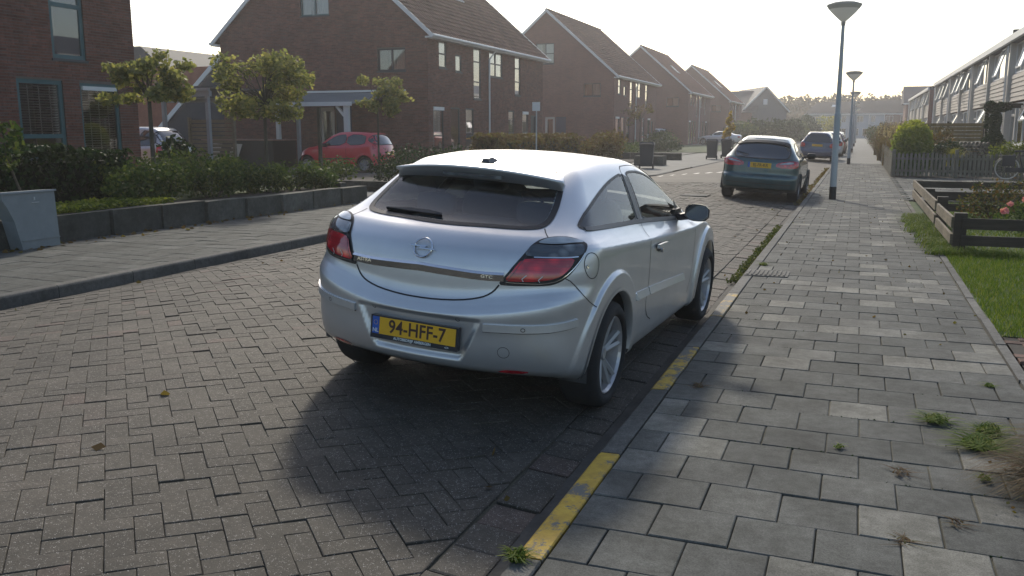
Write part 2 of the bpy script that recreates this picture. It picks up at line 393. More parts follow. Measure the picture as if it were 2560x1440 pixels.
# road pavers: 45 degree herringbone, cut along the edge course
W=.107; polys=[]; XL=-7.30; XR=-1.402; s2=math.sqrt(.5)
for i in range(-260,260):
    for j in range(-260,260):
        k=(i-j)%4
        if k==0: r=(i,i+2,j,j+1)
        elif k==3: r=(i,i+1,j,j+2)
        else: continue
        cx,cy_=(r[0]+r[1])/2*W,(r[2]+r[3])/2*W
        x=s2*(cx-cy_)-4.2;y=s2*(cx+cy_)+9
        if not(XL-.2<x<XR+.2 and -2.5<y<NEAR+.1): continue
        g=.0007+random.random()*.0009
        P=[(r[0]*W+g,r[2]*W+g),(r[1]*W-g,r[2]*W+g),(r[1]*W-g,r[3]*W-g),(r[0]*W+g,r[3]*W-g)]
        P=[(s2*(a-b)-4.2,s2*(a+b)+9) for a,b in P]
        P=clip_poly(P,(1,0),XR-.004*random.random()); 
        if len(P)>2:P=clip_poly(P,(-1,0),-XL)
        if len(P)>2:P=clip_poly(P,(0,1),NEAR)
        if len(P)>2 and area2(P)>.0012: polys.append(P)
def road_tint(x,y):
    t=random.random()**1.3*.55+.12+.16*math.sin(x*1.7+2)*math.sin(y*.9+x*.4)
    t=max(0,t)
    if random.random()<.03:t=.98
    return t
def hide_road(x,y): return -3.2<x<-1.1 and 4.2<y<8.6
def bumpy(x,y): return road_z(x)+.0018*math.sin(x*2.3+y*1.1)+.0016*math.sin(y*3.7-x*1.9)+.001*math.sin(x*6.1+y*4.3)
lay(polys,'paver','pavers_beyond',M['paver'],road,bumpy,hide=hide_road,zjit=.0022,tintf=road_tint,tilt=.006,bev=.0028,lower=.0028)
# edge course beside the gutter, and a course along the left kerb
polys=[]
y=-2.4
while y<NEAR:
    l=.205+random.random()*.02; dx=random.gauss(0,.004)
    polys.append([(-1.395+dx,y+.003),(-1.195+dx,y+.003),(-1.195+dx,y+l-.003),(-1.395+dx,y+l-.003)]); y+=l
lay(polys,'edge_paver','edge_pavers_beyond',M['paver'],road,lambda x,y:road_z(x)-.003,cap=80,zjit=.004,bev=.008)
y=-1;polys=[]
while y<NEAR:
    polys.append([(-7.44,y+.004),(-7.305,y+.004),(-7.305,y+.206),(-7.44,y+.206)]); y+=.21
lay(polys,'gutter_paver','gutter_pavers_beyond',M['paver'],road,lambda x,y:road_z(x),cap=80,zjit=.002)
# gutter dirt
struct('gutter_dirt',[(-1.20,-3,-.084),(KX+.001,-3,-.074),(KX+.001,NEAR,-.074),(-1.20,NEAR,-.084)],[(0,1,2,3)],M['gutter'])

# right pavement
pav=sheet('pavement',lambda y:KX+.125,lambda y:1.12,[-6,5,20,45],lambda x,y:-.012,M['joint'],1)
tag(pav,kind='structure')
polys=[];p=.306;x0=-.978;n=-15
for r in range(-14,140):
    y=3.194+r*p; odd=(r%2); xs=[x0]
    x=x0+(p/2 if odd else p)
    while x<1.0-.05: xs.append(x); x+=p
    xe=1.018 if y<40 else 1.0
    xs.append(xe)
    for a,b in zip(xs[:-1],xs[1:]):
        g=.0026;jj=random.gauss(0,.0012)
        polys.append([(a+g+jj,y+g),(b-g+jj,y+g),(b-g+jj,y+p-g),(a+g+jj,y+p-g)])
def tile_tint(x,y):
    t=.12+.3*random.random()+ (.1 if y<4.5 else .0)
    if random.random()<.16:t=.72+.25*random.random()
    return t
lay(polys,'paving_tile','paving_tiles_beyond',M['tile'],pav,lambda x,y:.0+.004*math.sin(x*2.1+y*.9)+.003*math.sin(y*2.3),zjit=.0016,tintf=tile_tint)
sheet('pavement_far',lambda y:KX+.125,lambda y:1.05,[45,70,110,178],lambda x,y:.0,M['farpave'],1)
# cross path between the gardens
cp=struct('cross_path_bed',[(1.02,21.9,-.02),(9,21.9,-.02),(9,32.3,-.02),(1.02,32.3,-.02)],[(0,1,2,3)],M['joint'])
polys=[]
for r in range(34):
    for c in range(14):
        a=1.03+c*.305+(.15 if r%2 else 0);b=21.95+r*.305
        polys.append([(a+.004,b+.004),(a+.301,b+.004),(a+.301,b+.301),(a+.004,b+.301)])
lay(polys,'path_tile','path_tiles_beyond',M['tile'],cp,lambda x,y:.0,cap=120,zjit=.003,tintf=tile_tint)
# kerb stones: 1.14 m long, three painted yellow
def kerbmat():
    m,t,b=nodes('kerb_yellow_paint')
    c=ramp(t,noise(t,9,6,.7),[(.3,(.34,.21,.03)),(.55,(.50,.32,.035)),(.75,(.62,.43,.06))])
    under=(.13,.125,.11)
    a=t.nodes.new('ShaderNodeAttribute');a.attribute_name='tint'
    w=noise(t,45,8,.85); w2=noise(t,7,4,.6)
    ad=t.nodes.new('ShaderNodeMath');ad.operation='ADD';t.links.new(w,ad.inputs[0]);t.links.new(w2,ad.inputs[1])
    s=t.nodes.new('ShaderNodeMath');s.operation='SUBTRACT';t.links.new(ad.outputs[0],s.inputs[0]);t.links.new(a.outputs['Fac'],s.inputs[1])
    f=ramp(t,s.outputs[0],[(.0,(0,0,0)),(.07,(1,1,1))])
    t.links.new(mixc(t,under,c,f),b.inputs['Base Color']);b.inputs['Roughness'].default_value=.75
    bump(t,b,noise(t,120,3),.5,.003);return m
M['yellow']=kerbmat()
kb=thing('kerb','low grey concrete kerb between gutter and tiled pavement, three stones painted yellow','kerb',(KX,3,0))
y=2.86-1.155*4;i=0
while y<60:
    e=y+1.15;w={2.86:.90,5.17:.97,7.48:1.03}.get(round(y,2))
    V=[];prof=[(-1.10,-.11),(-1.10,-.022),(-1.092,-.008),(-1.078,.003),(-.99,.005),(-.985,-.002),(-.985,-.11)]
    for yy in (y+.004,e-.004):
        for a,z in prof: V.append((a,yy,z))
    n=len(prof);F=[(a,a+1,a+1+n,a+n) for a in range(n-1)]+[tuple(range(n-1,-1,-1)),tuple(range(n,2*n))]
    V2=[]
    o=obj('kerbstone',V,F,M['yellow'] if w else M['kerb'],kb,tint=[w if w else random.random()]*len(V))
    if w: o['label']={2.86:'kerbstone painted solid yellow',5.17:'kerbstone with worn yellow paint',7.48:'kerbstone with faint yellow paint'}[round(y,2)]
    y+=1.155
V=[];prof=[(-1.10,-.11),(-1.10,.0),(-.985,.004),(-.985,-.11)]
for yy in (60.3,178):
    for a,z in prof: V.append((a,yy,z))
obj('kerbstone',V,[(a,a+1,a+5,a+4) for a in range(3)]+[(0,3,2,1),(4,5,6,7)],M['kerb'],kb,tint=[.4]*8)
# narrow edging stones on the garden side
ed=thing('edging','pale narrow concrete edging stones between pavement tiles and the lawn','edging',(1.06,7,0))
y=5.15
while y<21:
    b=MB();rz=random.gauss(0,.006);b.box(1.026,1.09,y+.004,y+.996,-.1,.012+random.gauss(0,.004),rz=rz,t=random.random()*.5+.5)
    b.build('edging_stone',M['kerb'],ed,tint=True);y+=1.0
# left pavement + kerb
lp=struct('left_pavement',[(-10.40,-8,-.014),(-7.57,-8,-.014),(-7.57,29,-.014),(-10.40,29,-.014)],[(0,1,2,3)],M['joint'])
polys=[]
for r in range(-8,90):
    y=1.0+r*.306;odd=r%2;xs=[-10.34];x=-10.34+(.153 if odd else .306)
    while x<-7.60: xs.append(x);x+=.306
    xs.append(-7.585)
    for a,b in zip(xs[:-1],xs[1:]):
        if b-a>.06: polys.append([(a+.003,y+.003),(b-.003,y+.003),(b-.003,y+.303),(a+.003,y+.303)])
lay(polys,'left_paving_tile','left_paving_tiles_beyond',M['tile'],lp,lambda x,y:.0+.004*math.sin(x*2+y),zjit=.0018,
    tintf=lambda x,y:.0+.22*random.random()+(.35 if random.random()<.06 else 0))
lk=thing('left_kerb','dark grey raised concrete kerb along the pavement across the road','kerb',(-7.5,8,0))
y=.6
def kst(a0,b0,a1,b1,zt=.006,t=None):
    d=Vector((a1-a0,b1-b0,0)).normalized();nrm=Vector((-d.y,d.x,0))
    V=[];prof=[(0,-.2),(0,zt-.022),(.012,zt-.006),(.03,zt),(.125,zt),(.13,-.2)]
    for (px,py) in ((a0+d.x*.004,b0+d.y*.004),(a1-d.x*.004,b1-d.y*.004)):
        for o_,z in prof: V.append((px+nrm.x*o_,py+nrm.y*o_,z))
    n=len(prof);F=[(a+n,a+1+n,a+1,a) for a in range(n-1)]+[tuple(range(n)),tuple(range(2*n-1,n-1,-1))]
    obj('kerbstone',V,F,M['kerb'],lk,tint=[(random.random()*.5 if t is None else t)]*len(V))
while y<17: kst(-7.45,y,-7.45,y+1.0);y+=1.0
while y<21: kst(-7.45,y,-7.45,y+1.0,-.075);y+=1.0   # lowered at the drive
while y<29: kst(-7.45,y,-7.45,y+1.0);y+=1.0
kst(-7.45,29,-6.55,31.0)
y=31.
while y<62: kst(lx(y),y,lx(y+1),y+1,.006 if not 33<y<38 else -.07);y+=1
kst(lx(62),62,lx(175),175)
tag(sheet('left_pavement_far',lambda y:-10.2 if y>31 else -10.40,lambda y:lx(y)-.12,[29,31,60,175],lambda x,y:-.002,M['farpave'],1),kind='structure')
# drives and gardens on the left
def slab(name,x0,x1,y0,y1,z,m): return struct(name,[(x0,y0,z),(x1,y0,z),(x1,y1,z),(x0,y1,z)],[(0,1,2,3)],m)
slab('left_drive',-30,-10.40,17.75,19.9,.004,M['farpave'])
slab('left_drive_far',-26,-10.40,26.0,33.3,.002,M['farpave'])
slab('left_garden_ground',-60,-10.5,-20,17.3,.30,M['soil'])
slab('left_lawn',-16.4,-11.3,5,17.2,.305,M['lawn'])
slab('left_garden_ground_middle',-16.4,-10.5,19.9,26,.12,M['soil'])
slab('yard_ground',-60,-16.4,17.3,33,-.0,M['farpave'])
slab('front_garden_ground',-16.4,-10.2,33.3,60,.03,M['soil'])
slab('front_drive_second',-30,-10.2,50,61,.036,M['farpave'])
slab('far_lawn_left',-16.4,-9.6,62,92,.04,M['lawn'])
slab('far_drive_left',-30,-9.6,92,104,.05,M['farpave'])
slab('far_garden_left',-60,-9.6,104,180,.03,M['lawn'])
# right gardens
slab('lawn_soil',1.09,9,7.55,21.5,-.005,M['lawn'])
slab('front_bed_soil',1.05,9,-3,5.8,-.002,M['soil'])
slab('right_garden_ground',1.06,40,32.4,180,-.01,M['soil'])
slab('right_ground_beyond',9,60,-8,32.4,-.03,M['lawn'])
bp=struct('reddish_paver_bed',[(1.10,5.8,-.012),(6,5.8,-.012),(6,7.55,-.012),(1.10,7.55,-.012)],[(0,1,2,3)],M['soil'])
M['redpaver']=tintmat('red_brick_paver',[(.15,.085,.065),(.21,.12,.09),(.25,.15,.115)],stain=.45)
polys=[]
for r in range(16):
    for c in range(22):
        a=1.11+c*.212+(.106 if r%2 else 0);b=5.83+r*.106
        polys.append([(a,b),(a+.205,b+.01*random.random()),(a+.205,b+.1),(a,b+.1)])
lay(polys,'red_paver','red_pavers_beyond',M['redpaver'],bp,lambda x,y:.0,cap=160,zjit=.008)
# manhole, drain, road marks
b=MB();b.box(-3.75,-3.15,20.45,21.05,-.2,.075);o=b.build('manhole_cover',M['chrome' if 0 else 'kerb'],None,tint=True)
tag(o,'pale rectangular manhole cover set in the road behind the silver car','manhole cover')
dg=thing('drain_cover','pale ribbed drain slab at the pavement edge beyond the silver car','drain cover',(-.84,9.95,0))
b=MB();b.box(-1.07,-.62,9.75,10.15,-.05,.012,t=.9);b.build('slab',M['kerb'],dg,tint=True)
b=MB()
for i in range(9): b.box(-1.05+i*.047,-1.03+i*.047,9.78,10.12,.0125,.02,t=1)
b.build('ribs',M['kerb'],dg,tint=True)
mk=thing('road_marking','short white dashes painted in a row across the road','road marking',(-5.5,31,.05))
for i in range(7):
    x=-6.35+i*.34
    V=[(x,30.2+i*.36,road_z(x)+.005),(x+.13,30.25+i*.36,road_z(x)+.005),(x+.2,31.0+i*.36,road_z(x)+.005),(x+.07,30.95+i*.36,road_z(x)+.005)]
    obj('dash',V,[(0,1,2,3)],M['offwhite'],mk)
# ---------------------------------------------------------------- cars
def in_poly(px,py,P):
    P=np.asarray(P);x,y=P[:,0],P[:,1];c=np.zeros(px.shape,bool);j=len(P)-1
    for i in range(len(P)):
        hit=((y[i]>py)!=(y[j]>py));xx=(x[j]-x[i])*(py-y[i])/(y[j]-y[i]+1e-12)+x[i]
        c^=hit&(px<xx);j=i
    return c
def lattice(car,step):
    """points of a box round the car, pulled in onto the body surface -> V,N,quads"""
    d=car.d;u0,u1=-1.0,d['wb']+1.12;w0,w1=.06,1.75
    nu=int((u1-u0)/step);nv=int(2.1/step*.9);nw=int((w1-w0)/(step*.72))
    U=np.linspace(u0,u1,nu+1);Vv=np.linspace(-1.05,1.05,nv+1);Wv=np.linspace(w0,w1,nw+1)
    pts=[];quads=[];base=0
    def face(A,Bn,f,flip):
        nonlocal base
        a,b=np.meshgrid(A,Bn,indexing='ij');P=f(a,b).reshape(-1,3);na,nb=len(A),len(Bn)
        i=np.arange(na-1)[:,None]*nb+np.arange(nb-1)[None,:]+base
        q=np.stack([i,i+nb,i+nb+1,i+1],-1).reshape(-1,4)
        quads.append(q[:,::-1] if flip else q);pts.append(P);base+=len(P)
    face(U,Wv,lambda a,b:np.stack([a,0*a+1.05,b],-1),True)
    face(U,Wv,lambda a,b:np.stack([a,0*a-1.05,b],-1),False)
    face(U,Vv,lambda a,b:np.stack([a,b,0*a+w1],-1),False)
    face(U,Vv,lambda a,b:np.stack([a,b,0*a+w0],-1),True)
    face(Vv,Wv,lambda a,b:np.stack([0*a+u0,a,b],-1),True)
    face(Vv,Wv,lambda a,b:np.stack([0*a+u1,a,b],-1),False)
    P=np.concatenate(pts);Q=np.concatenate(quads)
    key=np.round(P*1e4).astype(np.int64);_,first,inv=np.unique(key,axis=0,return_index=True,return_inverse=True)
    P=P[first];Q=inv.reshape(-1)[Q]
    I=P.copy();uc=d['wb']/2;I[:,0]=uc+(P[:,0]-uc)*.68;I[:,1]=P[:,1]*.25;I[:,2]=.62+(P[:,2]-.62)*.2
    lo=np.zeros(len(P));hi=np.full(len(P),np.nan);alive=np.arange(len(P));n=40
    for k in range(1,n+1):
        t=k/n;f=car.F(P[alive]+(I[alive]-P[alive])*t);h=f<0
        hi[alive[h]]=t;lo[alive[h]]=t-1/n;alive=alive[~h]
        if len(alive)==0:break
    hi[np.isnan(hi)]=1
    for _ in range(14):
        mid=(lo+hi)/2;f=car.F(P+(I-P)*mid[:,None])<0;hi=np.where(f,mid,hi);lo=np.where(f,lo,mid)
    V=P+(I-P)*hi[:,None]
    return V,car.normal(V),Q
def submesh(name,V,N,Q,mats,parent):
    used=np.unique(Q);mp=np.full(len(V),-1);mp[used]=np.arange(len(used))
    o=obj(name,V[used],mp[Q],mats,parent,smooth=True,local=True)
    o.data.normals_split_custom_set_from_vertices(N[used].astype(float).tolist())
    return o
def axw(car,p,sgn): p=np.array(p,float);p[...,1]*=sgn;return p
DIRS={'side':lambda s:np.array([0,-s*1.,0]),'rear':lambda s:np.array([1.,0,0]),'corner':lambda s:np.array([.72,-s*.69,0]),'top':lambda s:np.array([0,0,-1.]),'hatch':lambda s:np.array([.78,0,-.62]),'front':lambda s:np.array([-.5,0,-.86])}
def cast(car,P,mode,s,off):
    d=DIRS[mode](s);o=P-d*.6;h=car.hit(o,np.broadcast_to(d,P.shape).copy(),t1=1.4,n=140)
    bad=np.isnan(h[...,0]);h[bad]=P[bad];n=car.normal(h);n[bad]=-d
    return h+n*off,n
def dens(P,step=.03,closed=True):
    P=np.asarray(P,float);out=[]
    m=len(P) if closed else len(P)-1
    for i in range(m):
        a,b=P[i],P[(i+1)%len(P)];k=max(1,int(np.linalg.norm(b-a)/step))
        for j in range(k): out.append(a+(b-a)*j/k)
    if not closed: out.append(P[-1])
    return np.array(out)
def smoothp(P,it=2,closed=True):
    """corner cutting"""
    P=np.asarray(P,float)
    for _ in range(it):
        nx=np.roll(P,-1,0);a=P*.75+nx*.25;b=P*.25+nx*.75
        if closed: P=np.stack([a,b],1).reshape(-1,P.shape[1])
        else: P=np.concatenate([P[:1],np.stack([a[:-1],b[:-1]],1).reshape(-1,P.shape[1]),P[-1:]])
    return P
def patch(car,name,pts,mode,off,m,parent,s=1,rings=8,sm=1,scale=1.,step=.03):
    P=dens(smoothp(axw(car,pts,s),sm) if sm else axw(car,pts,s),step);c=P.mean(0);P=c+(P-c)*scale;n=len(P)
    L=[c+(P-c)*(k/rings) for k in range(1,rings+1)]
    A=np.concatenate([c[None]]+L);H,N=cast(car,A,mode,s,off)
    F=[(0,1+(i+1)%n,1+i) for i in range(n)]
    for k in range(rings-1):
        a=1+k*n
        for i in range(n): F.append((a+i,a+(i+1)%n,a+n+(i+1)%n,a+n+i))
    # orient outward
    q=F[n] if len(F)>n else F[0];nn=np.cross(H[q[1]]-H[q[0]],H[q[2]]-H[q[0]])
    if np.dot(nn,N[q[0]])<0: F=[tuple(reversed(q)) for q in F]
    o=obj(name,H,F,m,parent,smooth=True,local=True)
    o.data.normals_split_custom_set_from_vertices(N.tolist());return o
def strip(car,name,pts,mode,width,off,m,parent,s=1,closed=False,sm=1,step=.025,thick=0,wedge=0):
    P=axw(car,pts,s);P=smoothp(P,sm,closed) if sm else P;P=dens(P,step,closed)
    H,N=cast(car,P,mode,s,off)
    if closed: T=np.roll(H,-1,0)-np.roll(H,1,0)
    else: T=np.gradient(H,axis=0)
    S=np.cross(T,N);S/=np.linalg.norm(S,axis=1,keepdims=True)+1e-9
    up=np.sign(S[:,2:3]+1e-9);HA=H+N*wedge*up;HB=H-N*wedge*up
    V=np.concatenate([HA-S*width/2,HB+S*width/2]+([H-S*width/2-N*thick,H+S*width/2-N*thick] if thick else []));n=len(H);F=[]
    for i in range(n if closed else n-1):
        j=(i+1)%n;F.append((i,j,n+j,n+i))
        if thick: F+=[(2*n+i,2*n+j,j,i),(n+i,n+j,3*n+j,3*n+i)]
    if thick and not closed: F+=[(0,n,3*n,2*n),(n-1,3*n-1,4*n-1,2*n-1)]
    nn=np.cross(V[F[0][1]]-V[F[0][0]],V[F[0][2]]-V[F[0][0]])
    if np.dot(nn,N[0])<0:F=[tuple(reversed(q)) for q in F]
    return obj(name,V,F,m,parent,smooth=not thick,local=True)
WCACHE={}
def wheel(parent,u,v,s,r,style,m_rim,steer=0,rr=.235):
    """tyre and rim; s=+1 right side"""
    w=bpy.data.objects.new('wheel',None);COL.objects.link(w);w.parent=parent;ORG[w.name]=np.zeros(3)
    w.location=(u,v*s,r);w.rotation_euler=(0,0,(0 if s>0 else math.pi)+steer)
    key=(style,r,m_rim.name)
    if key not in WCACHE:
        t=MB();hw=.108
        t.lathe([(rr-.01,-hw*.75),(rr,-hw*.95),(r-.07,-hw*1.12),(r-.03,-hw*1.05),(r-.008,-hw*.85),(r,-hw*.6),(r,hw*.6),(r-.008,hw*.85),(r-.03,hw*1.05),(r-.07,hw*1.12),(rr,hw*.95),(rr-.01,hw*.75),(rr-.02,-.05)],n=40,axis='y')
        V=[(x,y,z) for x,y,z in t.V]
        tm=newmesh('tyre',V,t.F,M['rubber'],True)
        b=MB();b.lathe([(rr-.005,hw*.92),(rr-.012,hw*.96),(rr-.022,hw*.80),(rr-.028,hw*.2),(rr-.03,-hw*.8)],n=40,axis='y')
        b.lathe([(.0,hw*.62),(.03,hw*.62),(.034,hw*.5),(.07,hw*.42),(.075,.0),(.0,.0)],n=20,axis='y')
        ns={'five':5,'steel':8,'seven':7}[style]
        for k in range(ns):
            for dd in ((-.13,.13) if style=='five' else (0,)):
                a=2*math.pi*k/ns+.35;a2=a+dd*1.35;a1=a+dd*.9
                r0,r1=.045,rr-.018
                w0,w1=(.016,.017) if style=='five' else (.02,.026)
                p0=np.array([math.cos(a1)*r0,math.sin(a1)*r0]);p1=np.array([math.cos(a2)*r1,math.sin(a2)*r1])
                t_=(p1-p0)/np.linalg.norm(p1-p0);nrm=np.array([-t_[1],t_[0]])
                q=[(p0-nrm*w0,hw*.46),(p0+nrm*w0,hw*.46),(p1+nrm*w1,hw*.78),(p1-nrm*w1,hw*.78)]
                VV=[(x[0],y,x[1]) for x,y in q]+[(x[0],y-.03,x[1]) for x,y in q]
                mid0=((p0)[0],hw*.56,(p0)[1]);mid1=((p1)[0],hw*.88,(p1)[1])
                VV+=[mid0,mid1]
                b.add(VV,[(0,3,9,8),(8,9,2,1),(0,4,7,3),(1,2,6,5),(4,5,6,7)])
        b.lathe([(.155,-.02),(.155,-.03),(.0,-.03)],n=24,axis='y',m=1)
        b.lathe([(rr-.03,-.06),(.0,-.06)],n=24,axis='y',m=2)
        rm=newmesh('rim',b.V,b.F,[m_rim,M['steel'],M['dark']],False,mi=b.M);WCACHE[key]=(tm,rm)
    for nme,me in zip(('tyre','rim'),WCACHE[key]):
        o=bpy.data.objects.new(nme,me);COL.objects.link(o);o.parent=w
    return w
def text(name,s,size,m,parent,mtx,ext=.001,bold=0,align='CENTER',shear=0,spacing=1.,xs=1.):
    c=bpy.data.curves.new(name,'FONT');c.body=s;c.size=size;c.extrude=ext;c.offset=bold;c.align_x=align;c.align_y='CENTER';c.shear=shear;c.space_character=spacing
    c.resolution_u=3
    t=bpy.data.objects.new('tmp',c);COL.objects.link(t);dg=bpy.context.evaluated_depsgraph_get()
    me=bpy.data.meshes.new_from_object(t.evaluated_get(dg));bpy.data.objects.remove(t)
    me.transform(mtx@Matrix.Diagonal((xs,1,1,1)));me.materials.clear();me.materials.append(m);o=bpy.data.objects.new(name,me);COL.objects.link(o);o.parent=parent;return o
def wells(car,b,open_r):
    for uw in (0,car.d['wb']):
        for s in (-1,1):
            n=28;V=[];a0=-.2
            for k in range(n+1):
                a=a0+(math.pi-2*a0)*k/n;x=uw+open_r*math.cos(a);z=car.d['wr']+open_r*math.sin(a)
                V+= [(x,s*.86,z),(x,s*.50,z)]
            F=[(2*k,2*k+1,2*k+3,2*k+2) for k in range(n)]
            V+=[(uw,s*.50,.2)];F+=[(2*k+1,len(V)-1,2*k+3) for k in range(n)]
            b.add(V,F,0)
def arch_lip(car,name,m,parent,open_r,s,uw):
    n=40;pts=[]
    for k in range(n+1):
        a=-.22+(math.pi+.44)*k/n;pts.append((uw+open_r*math.cos(a),.86,car.d['wr']+open_r*math.sin(a)))
    pts=[p for p in pts if p[2]>car.d['bot']+.03]
    P=axw(car,pts,s);H,N=cast(car,P,'side',s,.0)
    c=np.array([uw,0,car.d['wr']]);Rd=P-c;Rd[:,1]=0;Rd/=np.linalg.norm(Rd,axis=1,keepdims=True)
    a=H+N*.003+Rd*.016;b_=H+N*.006+Rd*.0;c_=H+N*.002-Rd*.006;d_=c_.copy();d_[:,1]-=s*.05
    V=np.concatenate([a,b_,c_,d_]);m_=len(P);F=[]
    for r in range(3):
        for i in range(m_-1): F.append((r*m_+i,r*m_+i+1,(r+1)*m_+i+1,(r+1)*m_+i))
    nn=np.cross(V[F[0][1]]-V[F[0][0]],V[F[0][2]]-V[F[0][0]])
    if np.dot(nn,N[0])<0:F=[tuple(reversed(q)) for q in F]
    return obj(name,V,F,m,parent,smooth=True,local=True)
def place_car(t,x,y,z,heading,roll=0.,pitch=0.):
    """origin = middle of the rear axle on the ground; local x forward, local y to the car's right"""
    # local +y is the car's right, so the frame is left-handed in heading terms: mirror-free rotation uses y = -left
    f=Vector((math.sin(heading)*math.cos(pitch),math.cos(heading)*math.cos(pitch),math.sin(pitch)))
    r0=Vector((math.cos(heading),-math.sin(heading),0));u0=r0.cross(f)
    r=r0*math.cos(roll)-u0*math.sin(roll);u=u0*math.cos(roll)+r0*math.sin(roll)
    # right-handed local frame: x=forward, y=left, z=up
    t.matrix_world=Matrix(((f.x,-r.x,u.x,x),(f.y,-r.y,u.y,y),(f.z,-r.z,u.z,z),(0,0,0,1)))
# local frames are x forward, y LEFT, z up; feature lists below are given with y = right, so they are flipped once here
def flip(P): P=np.array(P,float);P[...,1]*=-1;return P
HERO=Car(HATCH)
M['silver']=paint('silver_metallic_paint',(.62,.63,.64),.72,.38,.7,.10,inner=(.03,.03,.032),flake=.03)
M['lens_red']=None
def lensmat(name,c,dark):
    m,t,b=nodes(name)
    v=t.nodes.new('ShaderNodeTexVoronoi');v.inputs['Scale'].default_value=13;g=t.nodes.new('ShaderNodeTexCoord');t.links.new(g.outputs['Object'],v.inputs['Vector'])
    f=ramp(t,v.outputs['Distance'],[(.05,c),(.5,dark)])
    mp=t.nodes.new('ShaderNodeMapping');mp.inputs['Scale'].default_value=(1,1,160);t.links.new(g.outputs['Object'],mp.inputs[0])
    n=noise(t,1.,1,.5,mp.outputs[0])
    t.links.new(mixc(t,f,ramp(t,n,[(.35,(.72,.72,.72)),(.6,(1,1,1))]),1.,'MULTIPLY'),b.inputs['Base Color'])
    b.inputs['Roughness'].default_value=.12;b.inputs['Coat Weight'].default_value=1;b.inputs['Coat Roughness'].default_value=.03;return m
M['lens_red']=lensmat('red_lens',(.95,.03,.045),(.42,.01,.022))
M['lens_smoke']=lensmat('smoked_lens',(.26,.28,.29),(.07,.08,.09))
M['lens_clear']=lensmat('clear_lens_cap',(.55,.58,.60),(.36,.39,.41))
M['plate']=mat('plate_yellow',(.72,.40,.015),.45,var=.06,scale=20)
M['plateblue']=mat('plate_blue',(.02,.10,.42),.45,var=.05)
M['plateframe']=mat('plate_frame',(.015,.02,.03),.4,var=.1)
M['ink']=mat('plate_ink',(.05,.02,.015),.5,var=.1)
M['print']=mat('white_print',(.62,.66,.66),.5,var=.04)
M['greytrim']=mat('grey_plastic_trim',(.06,.06,.063),.45,var=.15)
t=thing('silver_hatchback','silver three door hatchback with rear spoiler and yellow number plate, nearest car at the kerb','car',local=True)
HT=t
# mirror the analytic body: it is symmetric, so only the feature side matters (s=-1 is the car's right in this frame)
RS,LS=-1,1
V,N,Q=lattice(HERO,.0145)
cen=V[Q].mean(1);au,av,aw=cen[:,0],np.abs(cen[:,1]),cen[:,2]
OR=.385
holes=np.zeros(len(Q),bool)
for uw in (0,2.614): holes|=(np.hypot(au-uw,aw-.316)<OR)&(av>.55)&(aw<.9)
holes|=(np.abs(au)<OR-.02)&(aw<.316)&(av>.5)|(np.abs(au-2.614)<OR-.02)&(aw<.316)&(av>.5)
G_rear=[(-.267,.707,1.079),(-.219,.695,1.102),(-.103,.684,1.147),(.055,.667,1.183),(.243,.642,1.225),(.452,.615,1.266),(.653,.596,1.294),(.839,.582,1.31),(.834,.609,1.273),(.785,.654,1.206),(.735,.717,1.107),(.70,.762,1.028),(.263,.758,1.051),(-.096,.752,1.063),(-.24,.73,1.069)]
G_front=[(.842,.759,1.025),(.871,.72,1.095),(.925,.66,1.192),(.958,.605,1.273),(.972,.579,1.31),(1.105,.571,1.313),(1.289,.567,1.303),(1.474,.575,1.275),(1.628,.608,1.222),(1.80,.655,1.141),(1.92,.694,1.065),(1.99,.731,.985),(1.96,.76,.955),(1.74,.771,.962),(1.284,.765,.995)]
G_hatch=[(-.535,0,1.057),(-.524,.135,1.059),(-.507,.224,1.062),(-.474,.401,1.063),(-.435,.502,1.068),(-.399,.543,1.077),(-.338,.562,1.104),(-.235,.555,1.163),(-.162,.540,1.212),(-.10,.525,1.262),(-.10,.4,1.275),(-.09,.2,1.283),(-.085,0,1.285)]
G_hatch=G_hatch+[(a,-b,c) for a,b,c in G_hatch[-2:0:-1]]
G_wind=[(2.13,.0,1.06),(2.10,.3,1.05),(2.02,.58,1.03),(1.97,.63,1.04),(1.75,.585,1.17),(1.5,.52,1.27),(1.36,.46,1.325),(1.40,.25,1.345),(1.41,0,1.35)]
G_wind=G_wind+[(a,-b,c) for a,b,c in G_wind[-2:0:-1]]
def shrink(P,k,d=None):
    P=np.array(P,float);c=P.mean(0);return c+(P-c)*k
for G in (G_rear,G_front):
    g=shrink(dens(smoothp(G,1)),.985);holes|=in_poly(au,aw,g[:,[0,2]])&(av>.4)
g=shrink(dens(smoothp(G_hatch,1)),.965);holes|=in_poly(cen[:,1],aw,g[:,[1,2]])&(au<.3)&(aw>1.03)
g=shrink(dens(smoothp(G_wind,1)),.975);holes|=in_poly(cen[:,1],aw,g[:,[1,2]])&(au>1.25)&(aw>1.0)
keep=~holes
V_t=np.interp(aw,[.69,.79,.833,.902,.987,1.013,1.03,1.07],[.30,.44,.466,.511,.554,.58,.60,.56])
Gl=np.interp(av,[0,.11,.246,.33,.38,.418,.441,.6,.75],[.678,.678,.69,.707,.725,.753,.79,.80,.84])
isb=((au<-.30)&((aw<Gl)&(av<.75)|((av>=.75)|(au>-.54))&(aw<.666+np.clip(-.342-au,0,.2)*.92)))
isb&=(aw<.86)
ist=(au<.02)&~isb&(av<np.where(aw>1.07,.575,V_t))&(aw>.66)&(aw<1.30)
DSH=[(.95,.541,1.353),(.885,.56,1.335),(.86,.60,1.28),(.845,.658,1.197),(.787,.732,1.077),(.769,.777,1.002),(.753,.818,.953),(.715,.859,.864),(.735,.866,.687),(.735,.865,.62),(.715,.863,.532),(.728,.861,.462),(.80,.856,.39),(.90,.854,.355)]
